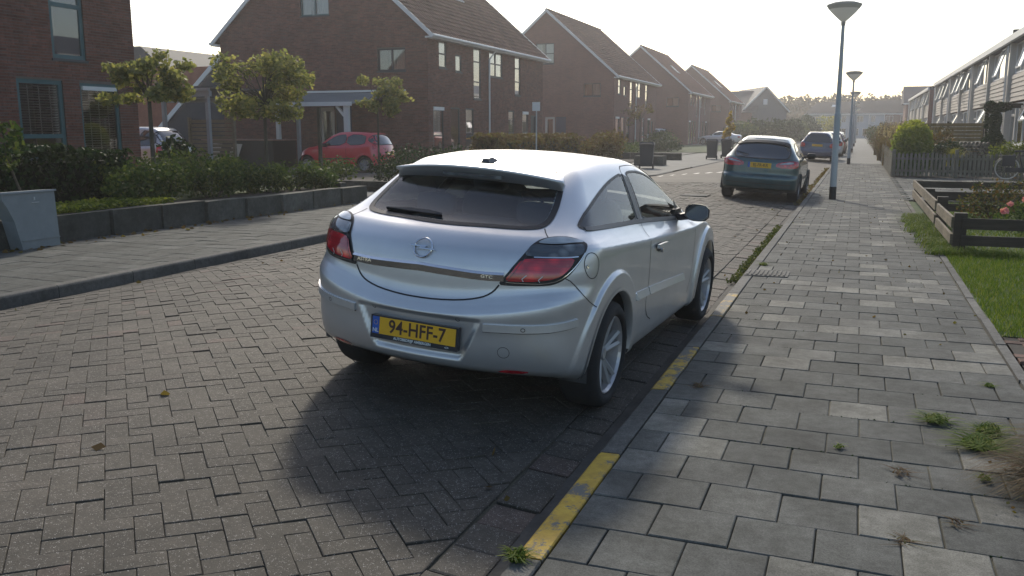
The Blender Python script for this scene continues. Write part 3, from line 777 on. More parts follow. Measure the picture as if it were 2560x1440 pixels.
DOORP=[(a,c) for a,b,c in DSH]+[(1.95,.34),(2.02,.5),(2.03,.97),(1.70,1.25),(1.4,1.35)]
isd=in_poly(au,aw,DOORP)&(av>.5)&(aw<1.345)
isr=(aw>1.33)&(av<.5)&~isd
sub=submesh('body',V,N,Q[keep&~isb&~ist&~isd&~isr],M['silver'],t)
submesh('bumper',V,N,Q[keep&isb],M['silver'],t)
submesh('tailgate',V,N,Q[keep&ist],M['silver'],t)
submesh('roof',V,N,Q[keep&isr],M['silver'],t)
drs={}
for s,nm in ((RS,'door'),(LS,'door')):
    drs[s]=submesh('door',V,N,Q[keep&isd&(cen[:,1]*s>0)],M['silver'],t)
# glass
for s in (RS,LS):
    for G in (G_rear,G_front):
        patch(HERO,'side_window',G,'side',.001,M['cglass'],t,s,scale=1.0)
        strip(HERO,'window_seal',G,'side',.018,.004,M['black'],t,s,closed=True)
    strip(HERO,'pillar_trim',[(.752,.76,1.03),(.80,.70,1.12),(.845,.655,1.2),(.90,.60,1.295)],'side',.075,.006,M['greytrim'],t,s,thick=.01)
    strip(HERO,'window_sill_trim',[(-.24,.73,1.068),(.26,.758,1.045),(.80,.762,1.022),(1.3,.765,.987),(1.72,.771,.957)],'side',.028,.007,M['greytrim'],t,s,thick=.01)
patch(HERO,'rear_window',G_hatch,'hatch',.002,M['tglass'],t,1,rings=14)
strip(HERO,'rear_window_seal',G_hatch,'hatch',.034,.0045,M['black'],t,1,closed=True)
patch(HERO,'windscreen',G_wind,'front',.001,M['cglass'],t,1,rings=12)
strip(HERO,'windscreen_seal',G_wind,'front',.03,.004,M['black'],t,1,closed=True)
# shut lines
for s in (RS,LS):
    strip(HERO,'door_gap',DSH,'side',.0065,.0012,M['black'],t,s)
    strip(HERO,'door_gap',[(1.97,.85,.36),(2.03,.85,.5),(2.035,.85,.75),(2.03,.83,.93)],'side',.0065,.0012,M['black'],t,s)
    strip(HERO,'door_frame_gap',[(.95,.541,1.353),(1.132,.531,1.35),(1.35,.52,1.325),(1.6,.56,1.26),(1.85,.64,1.14),(2.02,.72,1.01)],'top',.006,.0012,M['black'],t,s)
    strip(HERO,'bumper_gap',[(-.541,.749,.84),(-.51,.779,.82),(-.438,.844,.72),(-.342,.872,.666)],'corner',.0055,.0012,M['black'],t,s)
    strip(HERO,'tailgate_gap',[(-.402,.56,1.07),(-.45,.591,1.048),(-.482,.62,1.033)],'corner',.006,.0012,M['black'],t,s)
    strip(HERO,'roof_seam',[(-.02,.43,1.34),(.132,.44,1.36),(.444,.43,1.385),(1.0,.43,1.39),(1.33,.42,1.36)],'top',.008,.0012,M['greytrim'],t,s)
    for uw in (0,2.614): arch_lip(HERO,'wheel_arch_lip',M['silver'],t,OR,s,uw)
strip(HERO,'tailgate_gap',[(-.69,.441,.789),(-.7,.418,.753),(-.716,.38,.725),(-.731,.33,.707),(-.749,.246,.69),(-.765,.111,.678),(-.767,0,.676),(-.765,-.111,.678),(-.749,-.246,.69),(-.731,-.33,.707),(-.716,-.38,.725),(-.7,-.418,.753),(-.69,-.441,.789)],'rear',.009,.0015,M['black'],t,1)
# underside, arches, sill, diffuser
b=MB();b.box(-.25,3.3,-.50,.50,.20,.30);b.box(.42,2.2,-.76,.76,.20,.30);wells(HERO,b,OR+.005)
b.build('underbody',M['dark'],t,local=True)
b=MB();b.tube([(0,-.7,.316),(0,.7,.316)],.035,8);b.box(-.40,-.2,.15,.5,.22,.27)
b.build('rear_axle',M['greytrim'],t,local=True)
strip(HERO,'bumper_lower_edge',[(-.66,-.60,.29),(-.72,-.3,.30),(-.73,0,.30),(-.72,.3,.30),(-.66,.60,.29)],'rear',.035,.002,M['greytrim'],t,1)
# tail lamps
LAMP=[(-.691,.436,.79),(-.68,.466,.835),(-.647,.509,.905),(-.575,.552,.985),(-.545,.566,1.005),(-.52,.592,1.022),(-.484,.62,1.033),(-.441,.669,1.04),(-.409,.714,1.037),(-.38,.755,1.026),(-.363,.787,1.011),(-.365,.80,1.0),(-.398,.803,.975),(-.443,.80,.935),(-.479,.788,.90),(-.516,.77,.863),(-.548,.745,.832),(-.573,.713,.812),(-.6,.675,.80),(-.642,.584,.794),(-.67,.50,.79)]
RED=[(-.684,.462,.812),(-.662,.506,.872),(-.628,.535,.925),(-.60,.60,.933),(-.538,.70,.936),(-.475,.770,.942),(-.500,.760,.90),(-.535,.74,.866),(-.57,.705,.838),(-.61,.62,.82),(-.65,.53,.814)]
SMK=[(-.622,.545,.945),(-.585,.563,.985),(-.555,.578,.998),(-.527,.637,.996),(-.494,.692,.998),(-.435,.749,1.004),(-.388,.783,1.003),(-.412,.793,.968),(-.455,.785,.950),(-.538,.708,.944),(-.60,.60,.941)]
CAP=[(-.547,.586,1.004),(-.515,.605,1.02),(-.489,.628,1.029),(-.445,.675,1.036),(-.412,.72,1.031),(-.378,.768,1.019),(-.37,.785,1.010),(-.435,.749,1.010),(-.494,.692,1.004),(-.527,.637,1.002)]
for s in (RS,LS):
    h=patch(HERO,'tail_lamp',LAMP,'corner',.004,M['black'],t,s,sm=1,scale=1.012)
    for nm,P_,mm in (('red_lens',RED,M['lens_red']),('smoked_lens',SMK,M['lens_smoke']),('clear_cap',CAP,M['lens_clear'])):
        patch(HERO,nm,P_,'corner',.011,mm,h,s,sm=1,rings=6)
    strip(HERO,'chrome_divider',[(-.610,.60,.938),(-.56,.675,.94),(-.50,.745,.943),(-.46,.78,.947)],'corner',.006,.0135,M['chrome'],h,s)
    strip(HERO,'chrome_edge',[(-.68,.475,.806),(-.65,.55,.806),(-.605,.65,.808),(-.565,.715,.826),(-.52,.762,.868),(-.47,.787,.915),(-.415,.80,.965)],'corner',.004,.012,M['chrome'],h,s)
    strip(HERO,'chrome_edge',[(-.68,.475,.806),(-.655,.52,.875),(-.615,.548,.935),(-.575,.568,.985)],'corner',.003,.012,M['greytrim'],h,s)
    for q in (.555,.665): strip(HERO,'reflector_hook',[(-.64,q+.015,.848),(-.65,q-.005,.828),(-.645,q,.816)],'corner',.004,.014,M['print'],h,s,sm=0)
# chrome strip and its lettering
CT=[(-.68,.462,.848),(-.71,.336,.844),(-.731,.181,.85),(-.739,.076,.853),(-.74,0,.856)]
CT=CT+[(a,-b,c) for a,b,c in CT[-2::-1]]
strip(HERO,'chrome_strip',CT,'rear',.014,.013,M['chrome'],t,1,thick=.013,sm=1,wedge=.006)
M['chromedk']=mat('brushed_chrome',(.50,.50,.50),.16,1.,var=.03)
CB=[(a,b,c-.023) for a,b,c in CT];cs=strip(HERO,'chrome_strip',CB,'rear',.034,.008,M['chromedk'],t,1,thick=.010,sm=1,wedge=-.0015)
def rearmtx(v,w,off,tiltz=0,lean=0):
    P=np.array([[-1.2,-v,w]]);H,Nn=cast(HERO,np.array([[-.75,-v,w]]),'rear',1,off);n=Vector(Nn[0]);p=Vector(H[0])
    z=n;x=Vector((0,-1,0));x=(x-z*x.dot(z)).normalized();y=z.cross(x)
    return Matrix(((x.x,y.x,z.x,p.x),(x.y,y.y,z.y,p.y),(x.z,y.z,z.z,p.z),(0,0,0,1)))
text('lettering','ASTRA',.026,M['chrome'],cs,rearmtx(-.375,.828,.0125),.0012,.0002,xs=1.35)
text('lettering','GTC',.024,M['chrome'],cs,rearmtx(.375,.826,.0125),.0012,.0002,xs=1.35)
# emblem: ring with a lightning bolt
mt=rearmtx(-.008,.935,.008)
b=MB();n=40
V_=[];F_=[];r0=.0535
for k in range(n):
    a=2*math.pi*k/n
    for j in range(6):
        c=2*math.pi*j/6;rr_=r0+.0058*math.cos(c);V_.append(tuple(mt@Vector((rr_*math.cos(a),rr_*math.sin(a),.004*math.sin(c)))))
for k in range(n):
    for j in range(6):F_.append((k*6+j,k*6+(j+1)%6,((k+1)%n)*6+(j+1)%6,((k+1)%n)*6+j))
b.add(V_,[tuple(reversed(q)) for q in F_])
bolt=[(-.078,.010),(.018,.010),(.034,.016),(.012,-.001),(-.006,.001),(-.072,.003)];bolt2=[(-x,-y) for x,y in bolt]
for bl in (bolt,bolt2):
    n=len(bl);V_=[tuple(mt@Vector((x,y,.006))) for x,y in bl]+[tuple(mt@Vector((x,y,-.004))) for x,y in bl]
    F_=[tuple(range(n-1,-1,-1))]+[(i,(i+1)%n,n+(i+1)%n,n+i) for i in range(n)]
    b.add(V_,F_)
b.build('emblem',M['chrome'],t,local=True)
# number plate
pm=Matrix(((0,0,-1,-.797),(-1,0,0,0),(0,1,0,.487),(0,0,0,1)))@Matrix.Rotation(R(-3),4,'X')
def pbox(name,x0,x1,y0,y1,z0,z1,m,par):
    V_=[tuple(pm@Vector((x,y,z))) for z in (z0,z1) for y in (y0,y1) for x in (x0,x1)]
    return obj(name,V_,[(0,2,3,1),(4,5,7,6),(0,1,5,4),(2,6,7,3),(0,4,6,2),(1,3,7,5)],m,par,local=True)
pf=pbox('number_plate',-.268,.268,-.066,.062,-.03,.006,M['plateframe'],t)
pbox('plate_panel',-.212,.258,-.040,.054,.0,.0085,M['plate'],pf)
pbox('plate_band',-.256,-.214,-.040,.054,.0,.0085,M['plateblue'],pf)
text('plate_text','94-HFF-7',.103,M['ink'],pf,pm@Matrix.Translation((.022,.006,.0088)),.0005,.0018,xs=.88,spacing=1.02)
text('plate_text','NL',.030,M['print'],pf,pm@Matrix.Translation((-.235,-.022,.0088)),.0004,.0005)
text('plate_text','AUTOBEDRIJF AMBERGEN',.0215,M['print'],pf,pm@Matrix.Translation((-.005,-.053,.0066)),.0004,.0006,xs=.93)
b=MB()
for k in range(12):
    a=2*math.pi*k/12;p=pm@Vector((-.235+.012*math.cos(a),.022+.012*math.sin(a),.009));b.box(p.x-.0005,p.x+.0005,p.y-.0014,p.y+.0014,p.z-.0014,p.z+.0014)
b.build('plate_stars',M['plate'],pf,local=True)
b=MB()
q=[(.195,-.053),(.207,-.048),(.219,-.053),(.207,-.058)]
for i in range(4):
    p0=pm@Vector((*q[i],.0066));p1=pm@Vector((*q[(i+1)%4],.0066));b.beam(p0,p1,.002,.002)
b.build('plate_mark',M['print'],pf,local=True)
# bumper strips, sensors, tow cover, reflectors
BS=[(-.763,.394,.567),(-.747,.461,.570),(-.703,.579,.572),(-.645,.69,.579),(-.572,.773,.592),(-.50,.822,.606)]
for s in (RS,LS):
    h=strip(HERO,'bumper_strip',BS,'corner',.040,.013,M['silver'],t,s,thick=.014,wedge=.002)
    strip(HERO,'bumper_strip_gap',[(a,b_,c-.024) for a,b_,c in BS],'corner',.007,.003,M['black'],t,s)
    patch(HERO,'rear_reflector',[(-.70,.45,.318),(-.68,.50,.336),(-.655,.555,.338),(-.625,.635,.332),(-.655,.555,.312)],'rear',.004,M['lens_red'],t,s,rings=3)
for (u_,v_,w_) in ((-.766,.248,.588),(-.695,.592,.572),(-.766,-.27,.588),(-.672,-.60,.570)):
    P_=[(u_,v_+.010*math.cos(a),w_+.010*math.sin(a)) for a in np.linspace(0,2*math.pi,10,False)]
    strip(HERO,'parking_sensor',flip(P_),'rear',.0035,.016 if abs(v_)>.5 else .002,M['greytrim'],t,1,closed=True,sm=0,step=.02)
P_=[(-.7,.499+.030*math.cos(a),.436+.030*math.sin(a)) for a in np.linspace(0,2*math.pi,18,False)]
strip(HERO,'tow_cover_gap',flip(P_),'rear',.003,.0012,M['greytrim'],t,1,closed=True,sm=0)
# fuel flap on the right, mouldings, handles
P_=[(-.372+.062*math.cos(a),.85,.895+.069*math.sin(a)) for a in np.linspace(0,2*math.pi,28,False)]
strip(HERO,'fuel_flap_gap',flip(P_),'side',.0045,.0012,M['black'],t,1*1,closed=True,sm=0) if False else strip(HERO,'fuel_flap_gap',P_,'side',.0045,.0012,M['black'],t,RS,closed=True,sm=0)
strip(HERO,'fuel_flap_tab',[(-.418,.82,.902),(-.412,.82,.886)],'side',.014,.006,M['chrome'],t,RS,sm=0,thick=.006)
for s in (RS,LS):
    strip(HERO,'side_moulding',[(.40,.866,.592),(.60,.866,.585),(.722,.866,.580)],'side',.046,.014,M['silver'],t,s,thick=.015,sm=0,wedge=.008)
    strip(HERO,'side_moulding',[(.745,.866,.579),(1.2,.866,.555),(1.74,.866,.522)],'side',.046,.014,M['silver'],drs[s],s,thick=.015,sm=0,wedge=.008)
    # handle: bowl and bar
    patch(HERO,'handle_bowl',[(.86,.86,.845),(.90,.86,.872),(.99,.86,.872),(1.03,.86,.845),(.99,.86,.815),(.90,.86,.815)],'side',.0012,M['greytrim'],drs[s],s,rings=3)
    strip(HERO,'handle',[(.845,.86,.858),(.95,.86,.857),(1.065,.86,.853)],'side',.026,.032,M['silver'],drs[s],s,thick=.02,sm=0)
    strip(HERO,'handle',[(.965,.86,.835),(.985,.86,.812)],'side',.03,.02,M['chrome'],drs[s],s,thick=.02,sm=0)
    # mirror
    b=MB();V_=[];F_=[];n=14;m_=7
    for i in range(m_+1):
        f_=i/m_;xx=1.72+.13*f_;sc=(1-f_**2.6)**.5 if f_<1 else .0;sc=max(sc,.05)
        for k in range(n):
            a=2*math.pi*k/n;cc,ss=math.cos(a),math.sin(a);sq=1/(abs(cc)**3.2+abs(ss)**3.2)**(1/3.2)
            V_.append((xx,s*(.928+.090*cc*sq*(sc*.9+.1)),1.012+(.064*ss*sq)*sc-.012*cc*f_))
    for i in range(m_):
        for k in range(n): F_.append((i*n+k,i*n+(k+1)%n,(i+1)*n+(k+1)%n,(i+1)*n+k))
    F_.append(tuple(range(m_*n,m_*n+n)))
    if s<0: F_=[tuple(reversed(q)) for q in F_]
    b.add(V_,[tuple(reversed(q)) for q in F_])
    mr=obj('mirror',b.V,b.F,M['silver'],t,smooth=True,local=True)
    b=MB();V_=[];
    for k in range(n):
        a=2*math.pi*k/n;cc,ss=math.cos(a),math.sin(a);sq=1/(abs(cc)**3.2+abs(ss)**3.2)**(1/3.2);V_.append((1.727,s*(.928+.084*cc*sq),1.012+.058*ss*sq))
    F_=[tuple(range(n))];b.add(V_,F_ if s<0 else [tuple(reversed(F_[0]))]);b.build('mirror_glass',[M['dglass']],mr,local=True)
    b=MB();b.tube([(1.80,s*.72,.965),(1.78,s*.80,.965),(1.77,s*.87,.985)],[.035,.028,.03],8);b.box(1.72,1.9,min(s*.70,s*.765),max(s*.70,s*.765),.95,1.02)
    V_=[(1.70,s*.775,.955),(1.93,s*.765,.945),(1.97,s*.735,.99),(1.80,s*.72,1.09)];b.add(V_,[(0,1,2,3) if s<0 else (3,2,1,0)]);b.add(V_,[(3,2,1,0) if s<0 else (0,1,2,3)])
    b.build('mirror_foot',M['black'],mr,local=True)
# spoiler
vs=np.linspace(-.545,.545,31);prof=[]
V_=[]
for v in vs:
    e=abs(v)/.545
    lipu=-.215+.085*e**3;lipw=1.352-.046*e**2.2
    A=np.array([.02,v*.93,1.37-.06*(v*.93)**2]);H0,_=cast(HERO,np.array([[.03,v*.90,1.35]]),'top',1,.004)
    Bc,_=cast(HERO,np.array([[-.12,v*.985,1.245+.012*e]]),'hatch',1,.005)
    a=H0[0];l=np.array([lipu,v,lipw]);bq=Bc[0]
    mid=(a+l)/2+np.array([0,0,.010*(1-e**4)])
    V_+= [a,mid,l+np.array([.012,0,.004]),l,l+np.array([.006,0,-.014]),(l+bq)/2+np.array([.018,0,.008]),bq,bq+np.array([.05,0,.03])]
n=8;F_=[]
for i in range(len(vs)-1):
    for j in range(n-1):F_.append((i*n+j,i*n+j+1,(i+1)*n+j+1,(i+1)*n+j))
F_+=[tuple(range(n-1,-1,-1)),tuple(range((len(vs)-1)*n,len(vs)*n))]
sp=obj('spoiler',V_,[tuple(reversed(q)) for q in F_],M['silver'],t,smooth=True,local=True)
b=MB();b.box(-.186,-.15,-.19,.19,1.292,1.312);
bl=b.build('brake_light',M['lens_smoke'],sp,local=True)
# wiper
b=MB();p=lambda v,w,o:tuple(cast(HERO,np.array([[-.45,-v,w]]),'hatch',1,o)[0][0])
pts=[(-.03,1.067),(-.12,1.088),(-.25,1.098),(-.41,1.093)]
lo=[(-.02,1.050),(-.12,1.056),(-.25,1.070),(-.41,1.088)]
V_=[p(a,w,.022) for a,w in pts]+[p(a,w,.018) for a,w in lo]+[p(a,w,.004) for a,w in pts]+[p(a,w,.004) for a,w in lo]
F_=[(i,i+1,5+i,4+i) for i in range(3)]+[(8+i,8+i+1,i+1,i) for i in range(3)]+[(4+i,5+i,13+i,12+i) for i in range(3)]+[(0,4,12,8)]
b.add(V_,F_);b.add(V_,[tuple(reversed(q)) for q in F_]);b.build('rear_wiper',M['black'],t,local=True)
# antenna
b=MB();V_=[(-.02,.03,1.362),(-.02,-.03,1.362),(.11,-.03,1.382),(.11,.03,1.382),(-.005,.018,1.392),(-.005,-.018,1.392),(.06,-.01,1.40),(.06,.01,1.40)]
b.add(V_,[(0,1,5,4),(1,2,6,5),(2,3,7,6),(3,0,4,7),(4,5,6,7)]);b.build('antenna',M['greytrim'],t,local=True)
# headlamps, grille so that it is a whole car
patch(HERO,'headlamp',[(3.30,.50,.70),(3.36,.52,.60),(3.22,.72,.62),(3.0,.80,.70),(2.9,.80,.78),(3.1,.70,.77)],'side',.004,M['lens_clear'],t,RS,rings=4)
patch(HERO,'headlamp',[(3.30,.50,.70),(3.36,.52,.60),(3.22,.72,.62),(3.0,.80,.70),(2.9,.80,.78),(3.1,.70,.77)],'side',.004,M['lens_clear'],t,LS,rings=4)
b=MB();b.box(3.35,3.53,-.32,.32,.30,.42);b.box(3.3,3.515,-.40,.40,.58,.63);b.build('grille',M['black'],t,local=True)
# cabin
def cushion(b,cx,cy_,cz,sx,sy,sz,m=0,e=4.,n=10):
    V_=[];F_=[]
    for i in range(n+1):
        ph=-math.pi/2+math.pi*i/n
        for k in range(2*n):
            a=math.pi*k/n;f=lambda c,p_:math.copysign(abs(c)**(2/p_),c)
            V_.append((cx+sx*f(math.cos(ph),e)*f(math.cos(a),e),cy_+sy*f(math.cos(ph),e)*f(math.sin(a),e),cz+sz*f(math.sin(ph),e)))
    m2=2*n
    for i in range(n):
        for k in range(m2):F_.append((i*m2+k,i*m2+(k+1)%m2,(i+1)*m2+(k+1)%m2,(i+1)*m2+k))
    b.add(V_,F_,m)
b=MB()
for y in (-.36,.36):
    cushion(b,1.18,y,.50,.27,.25,.10);cushion(b,.92,y,.83,.09,.24,.31);cushion(b,.86,y,1.20,.06,.13,.085)
b.build('front_seats',M['seat'],t,smooth=True,local=True)
b=MB();cushion(b,.35,0,.48,.25,.62,.10);cushion(b,.08,0,.80,.08,.62,.24)
for y in (-.34,.34): cushion(b,.03,y,1.09,.05,.13,.07)
b.build('rear_bench',M['seat'],t,smooth=True,local=True)
b=MB();b.box(-.42,.05,-.58,.58,.955,.975);b.box(1.72,2.15,-.70,.70,.55,.90);b.box(-.5,2.3,-.70,.70,.28,.32);b.box(1.6,1.75,.24,.48,.84,.92)
cushion(b,1.78,0,.90,.2,.66,.07,e=3.)
V_=[];n=20
for k in range(n):
    a=2*math.pi*k/n
    for rr_ in (.175,.195):
        V_.append((1.52-.06*math.sin(a),.36+rr_*math.cos(a),.90+rr_*math.sin(a)*.9))
F_=[(2*k,2*k+1,(2*k+3)%(2*n),(2*k+2)%(2*n)) for k in range(n)];b.add(V_,F_)
cushion(b,1.42,0,1.255,.015,.11,.035)
b.build('cabin_trim',M['dark'],t,local=True)
for uw,st in ((0,0),(2.614,0)):
    for s in (RS,LS): wheel(t,uw,.765,s*1.0,.316,'five',M['alloy']) if s>0 else wheel(t,uw,.765,s,.316,'five',M['alloy'])
place_car(t,-2.1656438,4.9707886,-.0079241,.0515087,.0622332,.000633)
# ---------------------------------------------------------------- the other cars: same surface, other profiles
def variant(**k): d=dict(HATCH);d.pop('recess');d.update(k);return d
SMALL=variant(wb=2.45,wr=.29,fr=.42,flare=.012,tilt=.05,lift=0,bot=.22,
 side=[(.1,.76),(.3,.81),(.6,.83),(.9,.82),(.98,.80),(1.05,.76),(1.2,.70),(1.4,.60),(1.55,.48)],
 top=[(-1.2,1.40),(-.4,1.44),(0,1.47),(.7,1.50),(1.1,1.49),(1.4,1.42),(1.8,1.22),(2.1,1.04),(2.35,.98),(2.7,.93),(2.95,.82),(3.2,.6)],
 rear=[(.1,-.40),(.25,-.56),(.4,-.63),(.6,-.64),(.8,-.60),(1.0,-.55),(1.2,-.46),(1.4,-.33),(1.5,-.25)],
 front=[(.1,2.85),(.3,3.0),(.5,3.02),(.7,2.98),(.85,2.85),(1.5,2.3)])
LANOS=variant(wb=2.52,wr=.285,fr=.40,flare=.01,tilt=.03,lift=0,bot=.2,rplan=.2,rplan6=.12,
 side=[(.1,.78),(.3,.82),(.5,.835),(.8,.835),(.9,.82),(.95,.80),(1.0,.76),(1.15,.69),(1.3,.60),(1.5,.47)],
 top=[(-1.2,1.26),(-.3,1.34),(.1,1.40),(.6,1.43),(1.0,1.42),(1.3,1.35),(1.7,1.15),(2.0,.99),(2.3,.93),(2.7,.87),(3.1,.78),(3.4,.6)],
 rear=[(.1,-.55),(.22,-.68),(.35,-.74),(.5,-.76),(.56,-.745),(.60,-.69),(.75,-.68),(.88,-.66),(.94,-.60),(1.0,-.52),(1.15,-.36),(1.3,-.2),(1.36,-.1)],
 front=[(.1,3.1),(.3,3.24),(.5,3.28),(.7,3.2),(.85,3.0),(1.5,2.4)])
ESTATE=variant(wb=2.6,wr=.30,fr=.42,flare=.01,tilt=.03,lift=0,bot=.2,rplan=.12,rplan6=.2,
 side=[(.1,.80),(.3,.84),(.6,.86),(.88,.85),(.96,.82),(1.0,.78),(1.2,.71),(1.35,.64),(1.5,.52)],
 top=[(-1.2,1.42),(-.4,1.46),(.2,1.48),(.8,1.48),(1.2,1.44),(1.6,1.28),(2.0,1.04),(2.3,.95),(2.8,.9),(3.2,.78),(3.5,.6)],
 rear=[(.1,-.7),(.25,-.86),(.5,-.92),(.58,-.9),(.62,-.84),(.9,-.82),(1.1,-.74),(1.3,-.62),(1.45,-.50)],
 front=[(.1,3.2),(.3,3.36),(.5,3.4),(.7,3.34),(.85,3.1),(1.5,2.5)])
MPV=variant(wb=2.76,wr=.31,fr=.44,flare=.012,tilt=.03,lift=0,bot=.22,rplan=.12,rplan6=.2,
 side=[(.1,.82),(.3,.86),(.6,.88),(.95,.87),(1.05,.83),(1.2,.78),(1.4,.72),(1.6,.62),(1.8,.5)],
 top=[(-1.2,1.56),(-.4,1.62),(.4,1.66),(1.0,1.65),(1.5,1.55),(2.0,1.28),(2.4,1.04),(2.7,.96),(3.1,.88),(3.5,.7)],
 rear=[(.1,-.7),(.25,-.84),(.5,-.88),(.8,-.86),(1.0,-.83),(1.2,-.72),(1.4,-.58),(1.6,-.40)],
 front=[(.1,3.4),(.3,3.55),(.5,3.6),(.7,3.5),(.85,3.3),(1.5,2.6)])
COUPE=variant(wb=2.75,wr=.32,fr=.43,flare=.015,tilt=.03,lift=0,bot=.2,rplan=.2,rplan6=.2,
 side=[(.1,.80),(.3,.86),(.6,.885),(.85,.87),(.92,.84),(.98,.77),(1.15,.69),(1.3,.60),(1.5,.45)],
 top=[(-1.3,.98),(-.9,1.02),(-.5,1.05),(-.2,1.12),(.2,1.28),(.6,1.37),(1.0,1.39),(1.4,1.34),(1.8,1.17),(2.1,1.01),(2.4,.95),(2.9,.89),(3.3,.8),(3.6,.62)],
 rear=[(.1,-.85),(.3,-1.0),(.6,-1.03),(.85,-1.02),(.98,-.98),(1.1,-.9)],
 front=[(.1,3.35),(.3,3.5),(.5,3.55),(.7,3.48),(.85,3.25),(1.5,2.6)],cabin=[(-1.2,.8),(-.4,.85),(.1,.92),(1.,.98),(1.6,.96),(2.2,.9),(3.5,.9)])
def auto_glass(car,a,b,w0,w1,top=.085,nn=9,rearlean=0):
    """a side window between stations a and b: sill w0..w1, top follows the roof"""
    us=np.linspace(a,b,nn);up=[(u,.6,min(float(car.T(u))-top,3)) for u in us]
    up=[(u,v,w) for u,v,w in up if w>w0+.03]
    return [(a+rearlean*0,.7,w0)]+up[:]+[(b,.7,w1)]
def simple_car(name,label,cat,D,pm_,glass,hatchg,lamp,plate=None,step=.06,group=None,style='seven',winds=True,lamps2=None,bumper=None,glassm=None,plate_text=None,plate_w=.5,darkstrip=None):
    t=thing(name,label,cat,local=True,group=group);car=Car(D);V,N,Q=lattice(car,step)
    cen=V[Q].mean(1);au,av,aw=cen[:,0],np.abs(cen[:,1]),cen[:,2];OR_=D['wr']+.065
    h=np.zeros(len(Q),bool)
    for uw in (0,D['wb']): h|=(np.hypot(au-uw,aw-D['wr'])<OR_)&(av>.5)
    isb=(aw<(bumper or 0))&(au<-.3)&~h
    submesh('body',V,N,Q[~h&~isb],pm_,t)
    if bumper: submesh('bumper',V,N,Q[isb],pm_,t)
    gm=glassm or M['dglass']
    for s in (RS,LS):
        for G in glass:
            patch(car,'side_window',G,'side',.006,gm,t,s,rings=4,step=.08)
            strip(car,'window_seal',G,'side',.02,.008,M['black'],t,s,closed=True,step=.08)
        for uw in (0,D['wb']):
            arch_lip(car,'wheel_arch_lip',pm_,t,OR_,s,uw);wheel(t,uw,.73 if D['wr']<.3 else .76,s,D['wr'],style,M['alloy'],rr=D['wr']*.68)
        if lamp:
            o=patch(car,'tail_lamp',lamp,'corner',.012,M['lens_red'],t,s,rings=4,step=.05)
            if lamps2: patch(car,'clear_lens',lamps2,'corner',.018,M['lens_clear'],o,s,rings=3,step=.05)
        mb=MB();cushion(mb,D['wb']-.85,s*.92,1.0,.07,.10,.07,n=6);mb.tube([(D['wb']-.85,s*.72,.96),(D['wb']-.85,s*.86,.98)],.025,6);mb.build('mirror',M['black'],t,smooth=True,local=True)
        strip(car,'side_moulding',[(.45,.86,.52),(1.2,.86,.51),(D['wb']-.5,.86,.50)],'side',.05,.012,M['greytrim'],t,s,step=.2,sm=0)
        strip(car,'door_gap',[(.78,.7,.95),(.76,.8,.8),(.74,.86,.4)],'side',.008,.003,M['black'],t,s,step=.06)
        strip(car,'door_gap',[(D['wb']-.62,.8,.92),(D['wb']-.6,.86,.4)],'side',.008,.003,M['black'],t,s,step=.06)
    if hatchg:
        g=hatchg+[(a,-b,c) for a,b,c in hatchg[-2:0:-1]]
        patch(car,'rear_window',g,'hatch',.006,gm,t,1,rings=6,step=.08);strip(car,'rear_window_seal',g,'hatch',.03,.009,M['black'],t,1,closed=True,step=.08)
    if winds:
        wb=D['wb'];lo_=float(wb-.42);g=[(lo_,0,car.T(lo_)),(lo_-.05,.45,1.0),(lo_-.15,.60,1.0),(lo_-.55,.56,1.2),(lo_-.82,.48,1.35),(lo_-.80,0,1.36)];g=g+[(a,-b,c) for a,b,c in g[-2:0:-1]]
        patch(car,'windscreen',g,'front',.006,gm,t,1,rings=6,step=.08)
    b=MB();wb=D['wb'];b.box(-.4,wb+.4,-.5,.5,D['bot']-.02,.35);b.box(.4,wb-.4,-.72,.72,D['bot'],.35);wells(car,b,OR_+.005);b.build('underbody',M['dark'],t,local=True)
    if plate:
        u_,w_=plate;H,Nn=cast(car,np.array([[u_,0,w_]]),'rear',1,.012);x=H[0][0]
        b=MB();b.box(x-.012,x+.004,-plate_w/2,plate_w/2,w_-.056,w_+.056);pl=b.build('number_plate',M['plate'],t,local=True)
        if plate_text:
            pmx=Matrix(((0,0,-1,x-.0125),(-1,0,0,-.02),(0,1,0,w_),(0,0,0,1)))
            text('plate_text',plate_text,.10,M['ink'],pl,pmx,.0005,.001,xs=.86)
            b=MB();b.box(x-.0135,x,plate_w/2-.045,plate_w/2+.002,w_-.057,w_+.057);b.build('plate_band',M['plateblue'],pl,local=True)
    return t,car
def rz(x): return road_z(x)
# dark green hatchback ahead
M['green']=paint('dark_teal_green_paint',(.008,.062,.072),.3,.3,1,.16)
Lh=[(-.64,.0,.975),(-.62,.35,.975),(-.56,.56,.99),(-.45,.60,1.08),(-.36,.60,1.17),(-.26,.56,1.26),(-.22,.3,1.285),(-.21,0,1.29)]
Lg=[[(-.05,.7,1.06),(.15,.65,1.16),(.5,.6,1.27),(.80,.6,1.29),(.82,.7,1.0),(.0,.7,1.02)],[(.87,.7,.99),(.86,.6,1.29),(1.1,.6,1.28),(1.4,.6,1.2),(1.75,.65,1.02),(1.8,.7,.96)]]
LL=[(-.66,.36,.76),(-.66,.36,.86),(-.60,.55,.90),(-.52,.72,.92),(-.42,.80,.91),(-.44,.81,.82),(-.54,.76,.76)]
LL2=[(-.66,.40,.84),(-.60,.55,.885),(-.52,.70,.90),(-.55,.69,.86),(-.62,.52,.845)]
t,cr=simple_car('parked_hatchback','dark teal green hatchback with red and clear tail lamps parked ahead of the silver car','car',LANOS,M['green'],Lg,Lh,LL,(-.69,.80),.045,lamps2=LL2,bumper=.6,plate_text='BJ-FR-KR',glassm=M['dglass'])
for o in [o for o in t.children if o.name.startswith('tail_lamp')]: pass
